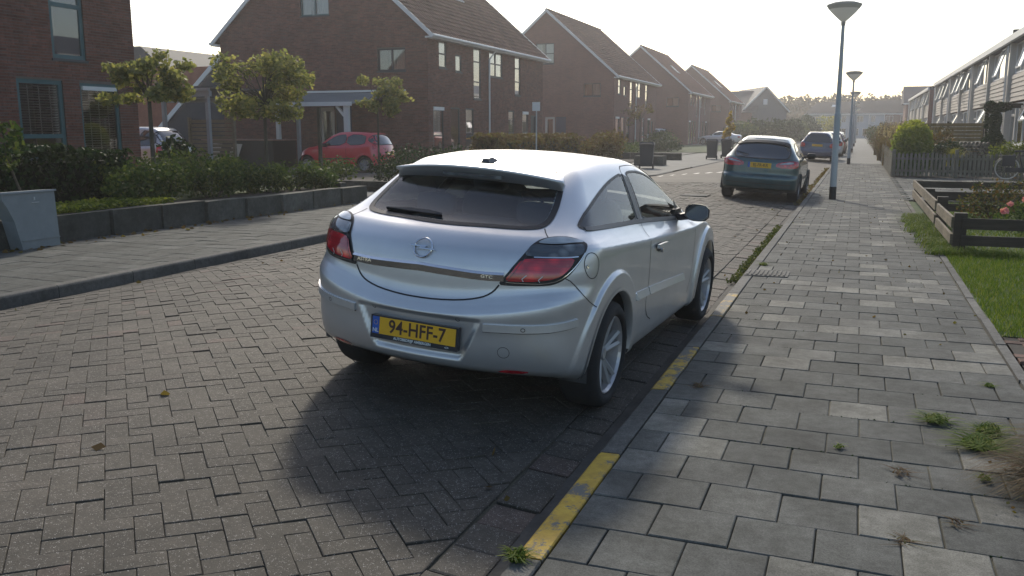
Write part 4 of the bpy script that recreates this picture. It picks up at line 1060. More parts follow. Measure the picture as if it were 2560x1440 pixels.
strip(cr,'roof_spoiler',[(-.24,-.56,1.29),(-.23,-.3,1.315),(-.22,0,1.32),(-.23,.3,1.315),(-.24,.56,1.29)],'hatch',.10,.03,M['black'],t,1,thick=.02)
strip(cr,'rear_wiper',[(-.60,.50,.99),(-.56,.28,1.05),(-.50,.56,1.15)],'hatch',.018,.02,M['black'],t,1,sm=0)
strip(cr,'bumper_line',[(-.73,-.7,.40),(-.75,0,.40),(-.73,.7,.40)],'rear',.012,.004,M['black'],t,1)
b=MB();H,_=cast(cr,np.array([[-.6,0,.93]]),'rear',1,.01);b.add([(H[0][0],-.04,.945),(H[0][0],.04,.945),(H[0][0],0,.915)],[(0,1,2),(2,1,0)]);b.build('emblem',M['chrome'],t,local=True)
place_car(t,-2.06,21.15,.5*(rz(-2.8)+rz(-1.35))-.0,R(1.),R(3.6))
# blue estate behind the lamp post
M['blue']=paint('dark_blue_paint',(.012,.035,.11),.15,.35,1,.2)
Eg=[[(-.55,.7,1.06),(-.48,.6,1.3),(-.3,.6,1.37),(.0,.6,1.38),(.02,.7,1.03)],[(.08,.7,1.03),(.07,.6,1.38),(.80,.6,1.38),(.82,.7,1.0)],[(.88,.7,1.0),(.87,.6,1.37),(1.2,.6,1.34),(1.5,.62,1.2),(1.8,.7,1.0)]]
Eh=[(-.80,0,.98),(-.79,.4,.98),(-.74,.62,1.0),(-.66,.64,1.2),(-.56,.60,1.36),(-.54,.3,1.38),(-.53,0,1.385)]
EL=[(-.80,.60,.72),(-.80,.60,.90),(-.74,.72,.94),(-.66,.80,.94),(-.66,.81,.74),(-.74,.74,.70)]
t,cr=simple_car('parked_estate','dark blue estate car, second car along the kerb beyond the silver one','car',ESTATE,M['blue'],Eg,Eh,EL,(-.85,.82),.07,bumper=.6)
place_car(t,-1.98,48.2,.5*(rz(-2.7)+rz(-1.25)),R(.5),R(3.4))
def clone_car(src,name,label,paintm,x,y,h,roll=R(3.2),z=None):
    """copy a car with all its parts; the copies share their meshes, painted parts get their own"""
    r=src.copy();COL.objects.link(r);r.name=name;r['label']=label;cache={}
    def rec(a,b):
        for ch in list(a.children):
            c=ch.copy();COL.objects.link(c);c.parent=b
            if c.type=='MESH' and len(c.data.materials)==1 and c.data.materials[0] in PAINTS and paintm:
                c.data=c.data.copy();c.data.materials[0]=paintm
            rec(ch,c)
    rec(src,r);place_car(r,x,y,.5*(rz(x-.7)+rz(x+.75)) if z is None else z,h,roll);return r
PAINTS={M['blue'],M['green']}
est=t
M['whitep']=paint('white_paintwork',(.62,.63,.63),.0,.3,1,.1);M['redp']=paint('dark_red_paintwork',(.22,.02,.02),.2,.3,1,.15);M['blackp']=paint('black_paintwork',(.02,.02,.022),.2,.3,1,.15)
clone_car(est,'parked_estate.001','white estate car just beyond the dark blue one','' and 0 or M['whitep'],-1.75,56.5,0)
clone_car(est,'parked_estate.002','dark red estate car parked beyond the white one',M['redp'],-1.7,63.5,0)
clone_car(est,'parked_estate.003','black estate car last in the row along the kerb',M['blackp'],-1.75,71.5,0)
# red hatchback on the drive, nose to the left
M['redc']=paint('bright_red_paint',(.60,.018,.04),.0,.3,1,.1)
Sg=[[(-.22,.7,1.09),(-.12,.62,1.28),(.05,.6,1.37),(.12,.6,1.375),(.06,.7,1.03)] if 0 else [(.02,.7,1.02),(.0,.62,1.2),(.05,.6,1.36),(.75,.6,1.385),(.78,.7,1.0)],[(.83,.7,1.0),(.81,.6,1.385),(1.15,.6,1.36),(1.4,.6,1.27),(1.75,.66,1.03),(1.7,.7,.98)]]
Sh=[(-.55,0,1.03),(-.53,.4,1.03),(-.46,.62,1.06),(-.33,.70,1.08),(-.20,.68,1.2),(-.20,.60,1.36),(-.36,.3,1.395),(-.36,0,1.40)]
SL=[(-.50,.66,.92),(-.43,.72,1.06),(-.33,.77,1.05),(-.33,.80,.86),(-.42,.78,.84)]
t,cr=simple_car('red_hatchback','bright red small hatchback parked sideways on the drive behind the shrubs','car',SMALL,M['redc'],Sg,Sh,SL,(-.6,.7),.05)
strip(cr,'rear_quarter_glass',[(-.30,.7,1.12),(-.20,.66,1.24)],'side',.14,.006,M['dglass'],t,LS);strip(cr,'rear_quarter_glass',[(-.30,.7,1.12),(-.20,.66,1.24)],'side',.14,.006,M['dglass'],t,RS)
place_car(t,-16.85,29.5,.0,R(-90))
# silver mpv beside the first house, tail towards the street
M['silver2']=paint('pale_silver_paint',(.52,.54,.55),.6,.35,.8,.12)
Mg=[[(-.60,.7,1.08),(-.48,.6,1.38),(-.3,.6,1.50),(.05,.6,1.54),(.08,.7,1.06)],[(.14,.7,1.06),(.12,.6,1.54),(.95,.6,1.55),(.97,.7,1.04)],[(1.03,.7,1.04),(1.02,.6,1.55),(1.4,.6,1.50),(1.9,.62,1.22),(2.05,.7,1.02)]]
Mh=[(-.82,0,1.05),(-.80,.5,1.05),(-.74,.68,1.08),(-.60,.70,1.32),(-.46,.64,1.50),(-.44,0,1.52)]
ML=[(-.80,.66,.80),(-.78,.68,1.08),(-.68,.79,1.08),(-.66,.83,.82)]
t,cr=simple_car('silver_mpv','pale silver people carrier seen partly behind the near brick house, tail to the street','car',MPV,M['silver2'],Mg,Mh,ML,(-.86,.75),.06)
place_car(t,-20.75,22.6,.0,R(-90))
# silver coupe far left, nose left; white car by the third house
Cg=[[(-.05,.7,1.03),(.1,.66,1.13),(.45,.6,1.27),(.80,.6,1.30),(.82,.7,.99)],[(.86,.7,.99),(.85,.6,1.31),(1.2,.6,1.29),(1.5,.6,1.2),(1.85,.68,1.0)]]
Ch=[(-.42,0,1.07),(-.40,.5,1.07),(-.1,.58,1.17),(.1,.55,1.24),(.18,.3,1.27),(.2,0,1.28)]
CL=[(-.99,.5,.74),(-.97,.5,.88),(-.88,.74,.88),(-.76,.83,.84),(-.8,.82,.72)]
t,cr=simple_car('silver_coupe','silver coupe parked sideways far down the street behind two wheelie bins','car',COUPE,M['silver2'],Cg,None,CL,None,.07)
place_car(t,-12.4,95.5,.05,R(-86))
PAINTS.add(M['silver2'])
o=clone_car([x for x in COL.objects if x.name=='silver_mpv'][0],'white_car','white car parked by the wall of the third house, seen from the side',M['whitep'],-18.9,91.5,R(-90),0,z=.05)
# ---------------------------------------------------------------- buildings
M['brickA']=tintmat('red_brown_brick',[(.17,.066,.052),(.24,.092,.068),(.29,.118,.088),(.20,.10,.085)],stain=.25,stain_scale=.8)
M['mortar']=mat('mortar',(.13,.115,.10),.95,var=.2)
M['brickX']=brickmat('brick_wall_facade',1,(.25,.095,.072),(.18,.07,.056),(.20,.165,.145))
M['brickY']=brickmat('brick_wall_gable',0,(.25,.095,.072),(.18,.07,.056),(.20,.165,.145))
M['rooftile']=tintmat('brown_red_roof_tile',[(.12,.06,.05),(.17,.08,.063),(.21,.10,.075)],stain=.35,stain_scale=.7,fine=40)
M['redroof']=tintmat('red_roof_tile',[(.16,.058,.045),(.22,.078,.058),(.27,.095,.068)],stain=.3,stain_scale=.7,fine=40)
M['siding']=mat('grey_beige_siding',(.40,.355,.30),.6,var=.07,scale=1.2)
M['frame_w']=mat('window_frame_white',(.66,.66,.64),.45,var=.05)
M['darkframe']=mat('window_frame_dark',(.025,.035,.045),.5,var=.1)
M['farslate']=mat('far_slate_roof',(.012,.015,.02),.85,var=.2,scale=2)
M['awning']=mat('grey_canopy_roof',(.22,.235,.24),.55,var=.12)
def P3(axis,c,a,z,o=0):  # o = distance outward
    return (c+o,a,z) if axis=='x' else ((c-o,a,z) if axis=='X' else (a,c-o,z))
def quad(axis,pts):
    return pts if axis=='x' else pts
def wall(b,axis,c,a0,a1,z0,z1,holes=(),clips=(),depth=.12,m=0):
    A=sorted({a0,a1,*[h[0] for h in holes],*[h[1] for h in holes]});Z=sorted({z0,z1,*[h[2] for h in holes],*[h[3] for h in holes]})
    for i in range(len(A)-1):
        for j in range(len(Z)-1):
            am,zm=(A[i]+A[i+1])/2,(Z[j]+Z[j+1])/2
            if any(h[0]<am<h[1] and h[2]<zm<h[3] for h in holes): continue
            P=[(A[i],Z[j]),(A[i+1],Z[j]),(A[i+1],Z[j+1]),(A[i],Z[j+1])]
            for n,cc in clips:
                P=clip_poly(P,n,cc) if len(P)>2 else P
            if len(P)>2: b.add([P3(axis,c,a,z) for a,z in P],[tuple(range(len(P)))],m)
    for h in holes:
        q=[(h[0],h[2]),(h[1],h[2]),(h[1],h[3]),(h[0],h[3])]
        for k in range(4):
            a,b_=q[k],q[(k+1)%4];b.add([P3(axis,c,*a),P3(axis,c,*a,-depth),P3(axis,c,*b_,-depth),P3(axis,c,*b_)],[(0,1,2,3)],m)
def window(par,axis,c,a0,a1,z0,z1,fm,mull=(),trans=(),name='window',fw=.06,setb=.07,glass=None,sill=True,curtain=None,blind=0,pane_tilt=None,dark=True):
    b=MB();o0,o1=-setb-.05,-setb
    def bar(x0,x1,y0,y1,oo=0):
        p=[P3(axis,c,x0,y0,o0+oo),P3(axis,c,x1,y1,o1+oo)];xs=sorted((p[0][0],p[1][0]));ys=sorted((p[0][1],p[1][1]));zs=sorted((p[0][2],p[1][2]))
        b.box(*xs,*ys,*zs)
    bar(a0,a1,z0,z0+fw);bar(a0,a1,z1-fw,z1);bar(a0,a0+fw,z0+fw,z1-fw);bar(a1-fw,a1,z0+fw,z1-fw)
    for f in mull: x=a0+(a1-a0)*f;bar(x-fw/2,x+fw/2,z0+fw,z1-fw,.004)
    for f in trans: z=z0+(z1-z0)*f;bar(a0+fw,a1-fw,z-fw/2,z+fw/2,.008)
    w=b.build(name,fm,par)
    A=[a0+fw*.5]+[a0+(a1-a0)*f for f in mull]+[a1-fw*.5];Z=[z0+fw*.5]+[z0+(z1-z0)*f for f in trans]+[z1-fw*.5]
    for i in range(len(A)-1):
        for j in range(len(Z)-1):
            tl=random.gauss(0,.004)
            obj('pane',[P3(axis,c,A[i],Z[j],-setb-.03),P3(axis,c,A[i+1],Z[j],-setb-.03+tl*.3),P3(axis,c,A[i+1],Z[j+1],-setb-.03+tl),P3(axis,c,A[i],Z[j+1],-setb-.03+tl*.7)],[(0,1,2,3)],glass or M['wglass'],w)
    if dark:
        bb=MB();q=[(a0,z0),(a1,z0),(a1,z1),(a0,z1)];bb.add([P3(axis,c,*p,-.9) for p in q],[(0,1,2,3)])
        for k in range(4): p,r=q[k],q[(k+1)%4];bb.add([P3(axis,c,*p,-.12),P3(axis,c,*p,-.9),P3(axis,c,*r,-.9),P3(axis,c,*r,-.12)],[(0,1,2,3)])
        bb.build('room_recess',M['dark'],w)
    if curtain:
        bb=MB();n=18;
        for (f0,f1) in curtain:
            V=[];F=[]
            for k in range(n+1):
                x=a0+(a1-a0)*(f0+(f1-f0)*k/n);o=-setb-.13-.02*math.sin(k*1.9);V+=[P3(axis,c,x,z0+.03,o),P3(axis,c,x,z1-.03,o)]
            F=[(2*k,2*k+2,2*k+3,2*k+1) for k in range(n)];bb.add(V,F)
        bb.build('curtain',M['curtain'],w)
    if blind:
        bb=MB();p=[P3(axis,c,a0+.02,z1-blind,-.02),P3(axis,c,a1-.02,z1+.0,.05)];bb.box(*sorted((p[0][0],p[1][0])),*sorted((p[0][1],p[1][1])),*sorted((p[0][2],p[1][2])));bb.build('blind_box',M['frame_w'],w)
    if sill:
        bb=MB();p=[P3(axis,c,a0-.03,z0-.06,-setb),P3(axis,c,a1+.03,z0-.005,.035)];bb.box(*sorted((p[0][0],p[1][0])),*sorted((p[0][1],p[1][1])),*sorted((p[0][2],p[1][2])));bb.build('sill',M['darkframe'] if fm is not M['frame_w'] else M['frame_w'],w)
    return w
def bricks(par,axis,c,a0,a1,z0,z1,holes=(),clips=(),cap=300,proud=.004,name='brick',stuff='brickwork'):
    """stretcher-bond bricks standing a little proud of their mortar"""
    L=[];r=0;z=z0
    while z<z1-.02:
        a=a0-(.11 if r%2 else 0)
        while a<a1:
            x0,x1=max(a+.004,a0),min(a+.212,a1)
            segs=[(x0,x1)]
            for h in holes:
                if z+.051>h[2] and z+.006<h[3]:
                    ns=[]
                    for s0,s1 in segs:
                        if h[1]<=s0 or h[0]>=s1: ns.append((s0,s1));continue
                        if h[0]-s0>.02: ns.append((s0,h[0]))
                        if s1-h[1]>.02: ns.append((h[1],s1))
                    segs=ns
            for s0,s1 in segs:
                if s1-s0<.03: continue
                if clips:
                    P=[(s0,z+.005),(s1,z+.005),(s1,z+.056),(s0,z+.056)]
                    for n,cc in clips: P=clip_poly(P,n,cc) if len(P)>2 else P
                    if len(P)<3: continue
                    s0=min(p[0] for p in P);s1=max(p[0] for p in P)
                    if s1-s0<.03: continue
                L.append((s0,s1,z+.005,z+.056))
            a+=.216
        z+=.0625;r+=1
    key=[]
    for i,(s0,s1,q0,q1) in enumerate(L):
        p=P3(axis,c,(s0+s1)/2,q0);d=math.dist(p,(0,0,1.55));key.append((-(s1-s0)/d if inview(*p) else 0,i))
    key.sort();single={i for k,i in key[:cap] if k<0}
    V=[];F=[];T=[];base=0
    shared={}
    for i,(s0,s1,q0,q1) in enumerate(L):
        o=proud+random.random()*.004;t=random.random()
        pts=[P3(axis,c,a,z,oo) for oo in (-.01,o) for z in (q0,q1) for a in (s0,s1)]
        # faces: front plus four edges
        fr=[(4,5,7,6),(0,1,5,4),(2,6,7,3),(0,4,6,2),(1,3,7,5)]
        if axis=='y': pass
        if i in single:
            cx=np.mean(pts,axis=0);k=(round(s1-s0,3),round(t*5));
            if k not in shared: shared[k]=newmesh(name,np.array(pts)-cx,fr,M['brickA'],tint=[k[1]/5]*8)
            ob=bpy.data.objects.new(name,shared[k]);COL.objects.link(ob);ob.parent=par;ob.location=cx-ORG[par.name];continue
        V+=pts;F+=[tuple(q+base for q in f) for f in fr];T+=[t]*8;base+=8
    if V: tag(obj(stuff,V,F,M['brickA'],par,tint=T),kind='stuff')
def roof_tiles(par,y0,y1,xe,ze,xr,zr,m,name='roof',single=0):
    """tiles in courses on the slope from the eave (xe,ze) to the ridge (xr,zr)"""
    L=math.hypot(xr-xe,zr-ze);ux,uz=(xr-xe)/L,(zr-ze)/L;nx,nz=-uz,ux
    if nz<0:nx,nz=-nx,-nz
    nr=int(L/.34);nc=int((y1-y0)/.30);dl=L/nr;dy=(y1-y0)/nc;V=[];F=[];T=[];base=0
    prof=[(0,.0),(.18,.028),(.36,.034),(.54,.02),(.75,.0),(.95,.002),(1.0,.016)]
    # deck
    obj('roof_deck',[(xe,y0,ze),(xe,y1,ze),(xr,y1,zr),(xr,y0,zr)],[(0,1,2,3)] if xe>xr else [(3,2,1,0)],m,par,tint=[.2]*4)
    for r in range(nr):
        for c in range(nc):
            t=random.random();j=random.gauss(0,.003)
            pts=[]
            for (s,lift) in ((-.02,.045),(dl+.01,.012)):
                for f,h in prof:
                    d=r*dl+s;hh=lift+h+j;pts.append((xe+ux*d+nx*hh,y0+(c+f)*dy,ze+uz*d+nz*hh))
            n=len(prof);fr=[(i,i+1,n+i+1,n+i) for i in range(n-1)]
            pts+=[(xe+ux*(r*dl-.02)+nx*.005,y0+(c+f)*dy,ze+uz*(r*dl-.02)+nz*.005) for f in (0,1)]
            fr.append((2*n,2*n+1)+tuple(range(n-1,-1,-1)))
            if xe<xr: fr=[tuple(reversed(q)) for q in fr]
            V+=pts;F+=[tuple(q+base for q in f) for f in fr];T+=[t]*len(pts);base+=len(pts)
    tag(obj('roof_tiles',V,F,m,par,tint=T,smooth=False),kind='stuff')
EAVE,RIDGE=5.55,10.05
def semi(y0,label,roofm,detail=2,skylights=()):
    """pair of brick houses under one roof, gable towards the camera, facade towards the street"""
    t=thing('brick_house',label,'house',(-21.6,y0+7,0),group='semi-detached brick houses on the left')
    xf,xb,y1=-16.5,-26.7,y0+14.2;xm=(xf+xb)/2;sl=(RIDGE-.12-EAVE)/(xf-xm);zt=EAVE+.05
    clipg=[((sl,1.),zt+sl*xf),((-sl,1.),zt-sl*xb)]   # z <= zt+sl*(xf-x) ; z<= zt+sl*(x-xb)
    D=y0-33.3
    gh=[(-22.45,-21.05,6.3,7.75),(-18.8,-17.5,3.95,4.85)]
    if detail>=1: gh.append((-21.72,-20.95,.05,2.5));gh.append((-20.9,-20.1,.05,2.5))
    wins=[(34.35,35.1,4.12,5.25,(),(.5,)),(36.0,36.65,4.05,4.75,(),()),(37.95,38.8,2.95,5.25,(),(.33,.72)),(39.8,41.5,4.05,5.25,(.5,),(.5,)),(43.2,44.0,3.3,5.25,(),(.34,.68)),
          (33.75,34.75,.12,2.5,(),(.5,)),(35.45,36.4,.12,2.5,(),()),(37.05,37.95,.3,2.5,(),(.45,)),(42.3,43.1,.3,2.5,(),(.5,)),(44.3,45.15,.12,2.5,(),(.55,)),(45.6,46.5,.05,2.3,(),())]
    fh=[(a+D,b+D,c,d) for a,b,c,d,_,_ in wins]
    b=MB();wall(b,'x',xf,y0,y1,-.1,EAVE,fh);b.build('wall',M['mortar'] if detail==2 else M['brickX'],t)
    b=MB();wall(b,'y',y0,xb,xf,-.1,RIDGE+.2,gh,clipg);b.build('wall',M['mortar'] if detail==2 else M['brickY'],t)
    b=MB();b.add([(xb,y0,-.1),(xb,y1,-.1),(xb,y1,EAVE),(xb,y0,EAVE)],[(0,3,2,1)])
    b.add([(xb,y1,-.1),(xf,y1,-.1),(xf,y1,EAVE),(xm,y1,RIDGE-.1),(xb,y1,EAVE)],[(0,4,3,2,1)]);b.build('wall',M['brickY'],t)
    if detail==2:
        bricks(t,'y',y0,xb,xf,-.05,RIDGE+.1,gh,clipg,cap=150,stuff='gable_brickwork')
        bricks(t,'x',xf,y0,y1,-.05,EAVE,fh,cap=150,stuff='facade_brickwork')
    fm=M['darkframe'];
    for i,(a,b_,c,d,mu,tr) in enumerate(wins):
        low=c<1
        if i==10: window(t,'x',xf,a+D,b_+D,c,d,M['darkframe'],(),(),name='door',glass=M['darkframe'],dark=False);continue
        window(t,'x',xf,a+D,b_+D,c,d,fm,mu,tr,setb=.015,fw=.05,curtain=[(.0,1.)] if (not low and i%2) else ([(0,.35)] if low else None),blind=.14 if low and i in (5,9) else 0)  # full white curtains added behind some upper panes to imitate bright sky reflection
    window(t,'y',y0,-22.45,-21.05,6.3,7.75,M['teal'] if detail==2 else fm,(.5,),(.5,),curtain=[(.0,.3),(.55,.95)])
    window(t,'y',y0,-18.8,-17.5,3.95,4.85,fm,(.5,),(),curtain=[(.5,1.)])
    if detail>=1:
        window(t,'y',y0,-21.72,-20.95,.05,2.5,M['offwhite'],(),(),name='door',fw=.16)
        window(t,'y',y0,-20.9,-20.1,.05,2.5,M['slateblue'],(),(),name='side_door',fw=.05,glass=M['slateblue'],dark=False)
    # roofs
    ov=.32
    for sgn,x0 in ((1,xf),(-1,xb)):
        xe=x0+sgn*ov;ze=EAVE-sl*ov+.04
        roof_tiles(t,y0-.22,y1+.22,xe,ze,xm,RIDGE,roofm) if sgn>0 or detail==2 else obj('roof_slope',[(xe,y0-.22,ze+.03),(xe,y1+.22,ze+.03),(xm,y1+.22,RIDGE+.03),(xm,y0-.22,RIDGE+.03)],[(3,2,1,0)],roofm,t,tint=[.5]*4)
        b=MB();b.tube([(xe+sgn*.04,y0-.25,ze-.02),(xe+sgn*.04,y1+.25,ze-.02)],.065,8);b.box(min(x0,xe),max(x0,xe),y0-.2,y1+.2,ze-.12,ze-.05);b.build('gutter',M['offwhite' if 0 else 'frame_w'],t)
        for yy in (y0-.24,y1+.18):
            b=MB();L=Vector((xm-xe,0,RIDGE-ze));p0=Vector((xe,yy,ze-.14));p1=Vector((xm,yy,RIDGE-.14))
            V=[p0,p1,p1+Vector((0,0,.22)),p0+Vector((0,0,.20)),p0+Vector((0,.06,0)),p1+Vector((0,.06,0)),p1+Vector((0,.06,.22)),p0+Vector((0,.06,.20))]
            F=[(0,1,2,3),(7,6,5,4),(0,4,5,1),(3,2,6,7),(0,3,7,4)];F2=F if sgn<0 else [tuple(reversed(f)) for f in F]
            b.add(V,F2);b.build('verge_board',M['frame_w'],t)
            if sgn>0: break
        if sgn>0:
            b=MB();p0=Vector((xe,y1+.24,ze-.14));p1=Vector((xm,y1+.24,RIDGE-.14));b.beam(p0+Vector((0,0,.1)),p1+Vector((0,0,.1)),.06,.2);b.build('verge_board',M['frame_w'],t)
    b=MB();n=int((y1-y0+.4)/.4)
    for k in range(n): y=y0-.2+k*.4;b.tube([(xm,y,RIDGE+.03),(xm,y+.41,RIDGE+.045)],.11,8,t=random.random())
    b.build('ridge_tiles',roofm,t,tint=True)
    # downpipe
    b=MB();yc=y0+6.35;b.tube([(xf+.28,yc+.35,EAVE-.32),(xf+.08,yc,EAVE-.75),(xf+.08,yc,.0)],.045,8);b.build('downpipe',M['frame_w'],t)
    for (ya,yb,f0,f1) in skylights:
        b=MB();ux,uz=(xm-xf),(RIDGE-EAVE);nrm=Vector((RIDGE-EAVE,0,xf-xm)).normalized()
        q=[Vector((xf+ux*f,y,EAVE+uz*f))+nrm*.10 for f,y in ((f0,ya),(f0,yb),(f1,yb),(f1,ya))]
        b.add(q,[(0,1,2,3)]);
        w=b.build('skylight',M['dglass'],t)
        b=MB()
        for k in range(4): b.beam(q[k],q[(k+1)%4],.08,.06)
        b.build('frame',M['steel'],w)
    return t
M['slateblue']=mat('blue_grey_door',(.04,.05,.09),.5,var=.1)
B1=semi(33.3,'largest brick gable house with white verge boards and a grey canopy behind the red car',M['rooftile'],2,((38.6,39.5,.52,.68),(41.6,42.5,.50,.66)))
semi(63.1,'second brick gable house down the left side, beech hedge and sign in front',M['rooftile'],1)
semi(93.0,'third brick gable house down the left side, with a skylight in its red roof',M['redroof'],1,((98.5,99.6,.45,.62),))
semi(123.,'fourth and smallest brick gable house down the left side',M['redroof'],0,((129,130.4,.4,.6),))
# the canopy of the large gable house, a thing part: roof sheet, fascia, post
b=MB();b.add([(-22.9,31.4,2.62),(-19.0,31.4,2.62),(-17.7,33.29,3.10),(-22.3,33.29,3.10),(-22.9,31.4,2.56),(-19.0,31.4,2.56),(-17.7,33.29,3.04),(-22.3,33.29,3.04)],[(0,1,2,3),(7,6,5,4),(0,4,5,1),(1,5,6,2),(0,3,7,4)]);cn=b.build('canopy',M['awning'],B1)
b=MB();b.box(-22.95,-18.95,31.34,31.42,2.50,2.66);b.build('fascia',M['frame_w'],cn)
b=MB();b.box(-22.3,-17.5,33.2,33.29,3.11,3.19);b.build('flashing',M['frame_w'],cn)
b=MB();b.box(-19.35,-19.15,31.42,31.6,0,2.55);b.beam((-19.25,31.5,2.0),(-19.7,31.5,2.5),.1);b.box(-22.6,-22.45,31.42,31.57,0,2.55);b.build('post',M['frame_w'],cn)
# lower roof running down on the left of the large gable
b=MB();b.add([(-26.7,33.4,4.75),(-30.5,33.4,1.5),(-30.5,40,1.5),(-26.7,40,4.75)],[(3,2,1,0)],0);b.add([(-26.71,33.4,4.7),(-30.45,33.4,1.5),(-26.71,33.4,0)],[(0,1,2)],0)
b.build('lower_roof',M['slate'],B1)
b=MB();b.beam((-26.72,33.3,4.78),(-30.6,33.3,1.46),.06,.2);b.build('verge_board',M['frame_w'],B1)
# near-left brick house: facade with tall teal windows
A=thing('brick_house','dark red brick house at the left edge with teal window frames and white slatted blinds','house',(-20,10,0))
xf=-16.5;y1=17.38
holes=[(14.02,15.2,.95,2.62),(15.66,16.80,.45,2.60),(15.0,15.92,3.10,4.95),(10.4,11.6,.95,2.62),(7.0,9.2,.45,2.6),(10.6,11.6,3.1,4.95),(7.4,8.6,3.1,4.95)]
b=MB();wall(b,'x',xf,3.2,y1,-.1,EAVE,holes,depth=.14);b.build('wall',M['mortar'],A)
bricks(A,'x',xf,11.7,y1,.28,EAVE,[h for h in holes if h[0]>11],cap=300)
bricks(A,'x',xf,3.2,11.7,.28,EAVE,[h for h in holes if h[0]<11.7],cap=0,stuff='brickwork_beyond')
xb=-26.7;xm=-21.7
b=MB();b.add([(xf,y1,-.1),(xb,y1,-.1),(xb,y1,EAVE),(xm,y1,RIDGE-.1),(xf,y1,EAVE)],[(4,3,2,1,0)] if 0 else [(0,1,2,3,4)]);b.add([(xf,3.2,-.1),(xb,3.2,-.1),(xb,3.2,EAVE),(xm,3.2,RIDGE-.1),(xf,3.2,EAVE)],[(4,3,2,1,0)])
b.add([(xb,3.2,-.1),(xb,y1,-.1),(xb,y1,EAVE),(xb,3.2,EAVE)],[(0,3,2,1)]);b.build('wall',M['brickY'],A)
roof_tiles(A,3.0,y1+.2,xf+.32,EAVE-.2,xm,RIDGE,M['rooftile'])
obj('roof_slope',[(xb-.32,3.0,EAVE-.2),(xb-.32,y1+.2,EAVE-.2),(xm,y1+.2,RIDGE),(xm,3.0,RIDGE)],[(3,2,1,0)],M['rooftile'],A,tint=[.5]*4)
b=MB();b.tube([(xf+.36,2.9,EAVE-.25),(xf+.36,y1+.3,EAVE-.25)],.07,8);b.build('gutter',M['frame_w'],A)
def shutters(par,a0,a1,z0,z1,x,cols):
    """white slatted blind panels hanging behind the glass"""
    b=MB();n=int((z1-z0)/.055)
    for k in range(n): z=z0+.03+k*.055;b.add([(x-.02,a0,z),(x+.02,a0,z+.022),(x+.02,a1,z+.022),(x-.02,a1,z)],[(0,1,2,3)])
    o=b.build('blind_slats',M['curtain'],par)
    b=MB()
    for c in cols: y=a0+(a1-a0)*c;b.box(x+.018,x+.024,y-.012,y+.012,z0,z1)
    b.build('blind_tapes',M['curtain'],par)
for i,(a,b_,c,d) in enumerate(holes):
    tr=(.28,) if (c<1 and i!=1) else ((.42,) if c>3 else ())
    if i==2: tr=(.62,)
    w=window(A,'x',xf,a,b_,c,d,M['teal'],(),tr,fw=.09 if i!=1 else .07,setb=.03)
    if c<1: shutters(w,a+.12,b_-.12,c+ (.50 if i==0 else .1),d-.12,xf-.085,(.2,.5,.8))
    if i==1:
        bb=MB();bb.box(xf-.02,xf+.05,a+.05,b_-.10,d-.16,d-.07);bb.build('blind_box',M['frame_w'],w)
# slate roofed house behind, between the two
t=thing('slate_roof_house','dark slate roof of a house seen between the near brick house and the big gable','house',(-38,45,0))
b=MB();b.box(-44,-35.2,40,50,0,4.2);b.build('wall',M['brickY'],t)
b=MB();b.add([(-44,39.8,6.15),(-37.3,39.8,6.1),(-34.2,39.8,3.6),(-44,39.8,3.6),(-44,50,6.15),(-37.3,50,6.1),(-34.2,50,3.6)],[(0,3,2,1),(1,2,6,5),(0,1,5,4)]);b.build('roof',M['slate'],t)
t=thing('brick_house','narrow orange-red brick wall seen through the carport behind the parked people carrier','house',(-32,37,0))
b=MB();b.box(-36,-27.6,36.2,37,0,4.6);b.build('wall',mat('orange_brick',(.28,.10,.06),.9,var=.2,scale=4),t)
b=MB();b.box(-31.6,-30.4,36.1,36.19,.3,3.6);b.build('door',M['darkframe'],t)
# carport with slatted screen
t=thing('carport','flat roofed grey timber carport with slatted screen beside the near brick house','carport',(-22.5,26,0))
b=MB();b.box(-27,-20.3,24.6,24.75,2.66,2.84);b.box(-27,-20.25,24.5,24.62,2.84,2.93);b.box(-27,-20.3,30,30.12,2.66,2.84);b.build('beam',M['awning'],t)
b=MB();b.box(-27,-20.2,24.5,30.2,2.93,2.99);b.build('roof',M['slate'],t)
for (x,y) in ((-20.45,24.7),(-22.3,24.7),(-24.6,24.7),(-20.45,29.9)): b=MB();b.box(x-.06,x+.06,y-.06,y+.06,0,2.66);b.build('post',M['awning'],t)
for k in range(11): b=MB();z=.35+k*.145;b.box(-22.75,-20.85,26.5,26.53,z,z+.115+random.random()*.006);b.build('slat',M['wood'],t)
for x in (-22.8,-20.85): b=MB();b.box(x-.05,x+.05,26.45,26.55,0,2.0);b.build('screen_post',M['wood'],t)
t=thing('garden_shed','low dark shed wall with reddish capping behind the bed, two pale panels in front','shed',(-24,30,0))
b=MB();b.box(-25.6,-22.2,30.6,32.2,0,1.12);b.build('wall',M['black'],t)
b=MB();b.box(-25.7,-22.1,30.5,32.3,1.12,1.17);b.build('capping',mat('reddish_capping',(.32,.19,.16),.6,var=.2),t)
for i,x in enumerate((-25.2,-24.2)):
    b=MB();b.add([(x,30.3,.45),(x+.5,30.3,.45),(x+.62,30.45,.98),(x+.15,30.45,1.0)],[(0,1,2,3),(3,2,1,0)])
    o=b.build('panel',M['offwhite'],None);tag(o,['left one of the two pale panels leaning at the low dark shed','right one of the two pale panels leaning at the low dark shed'][i],'panel','pale panels at the low shed')
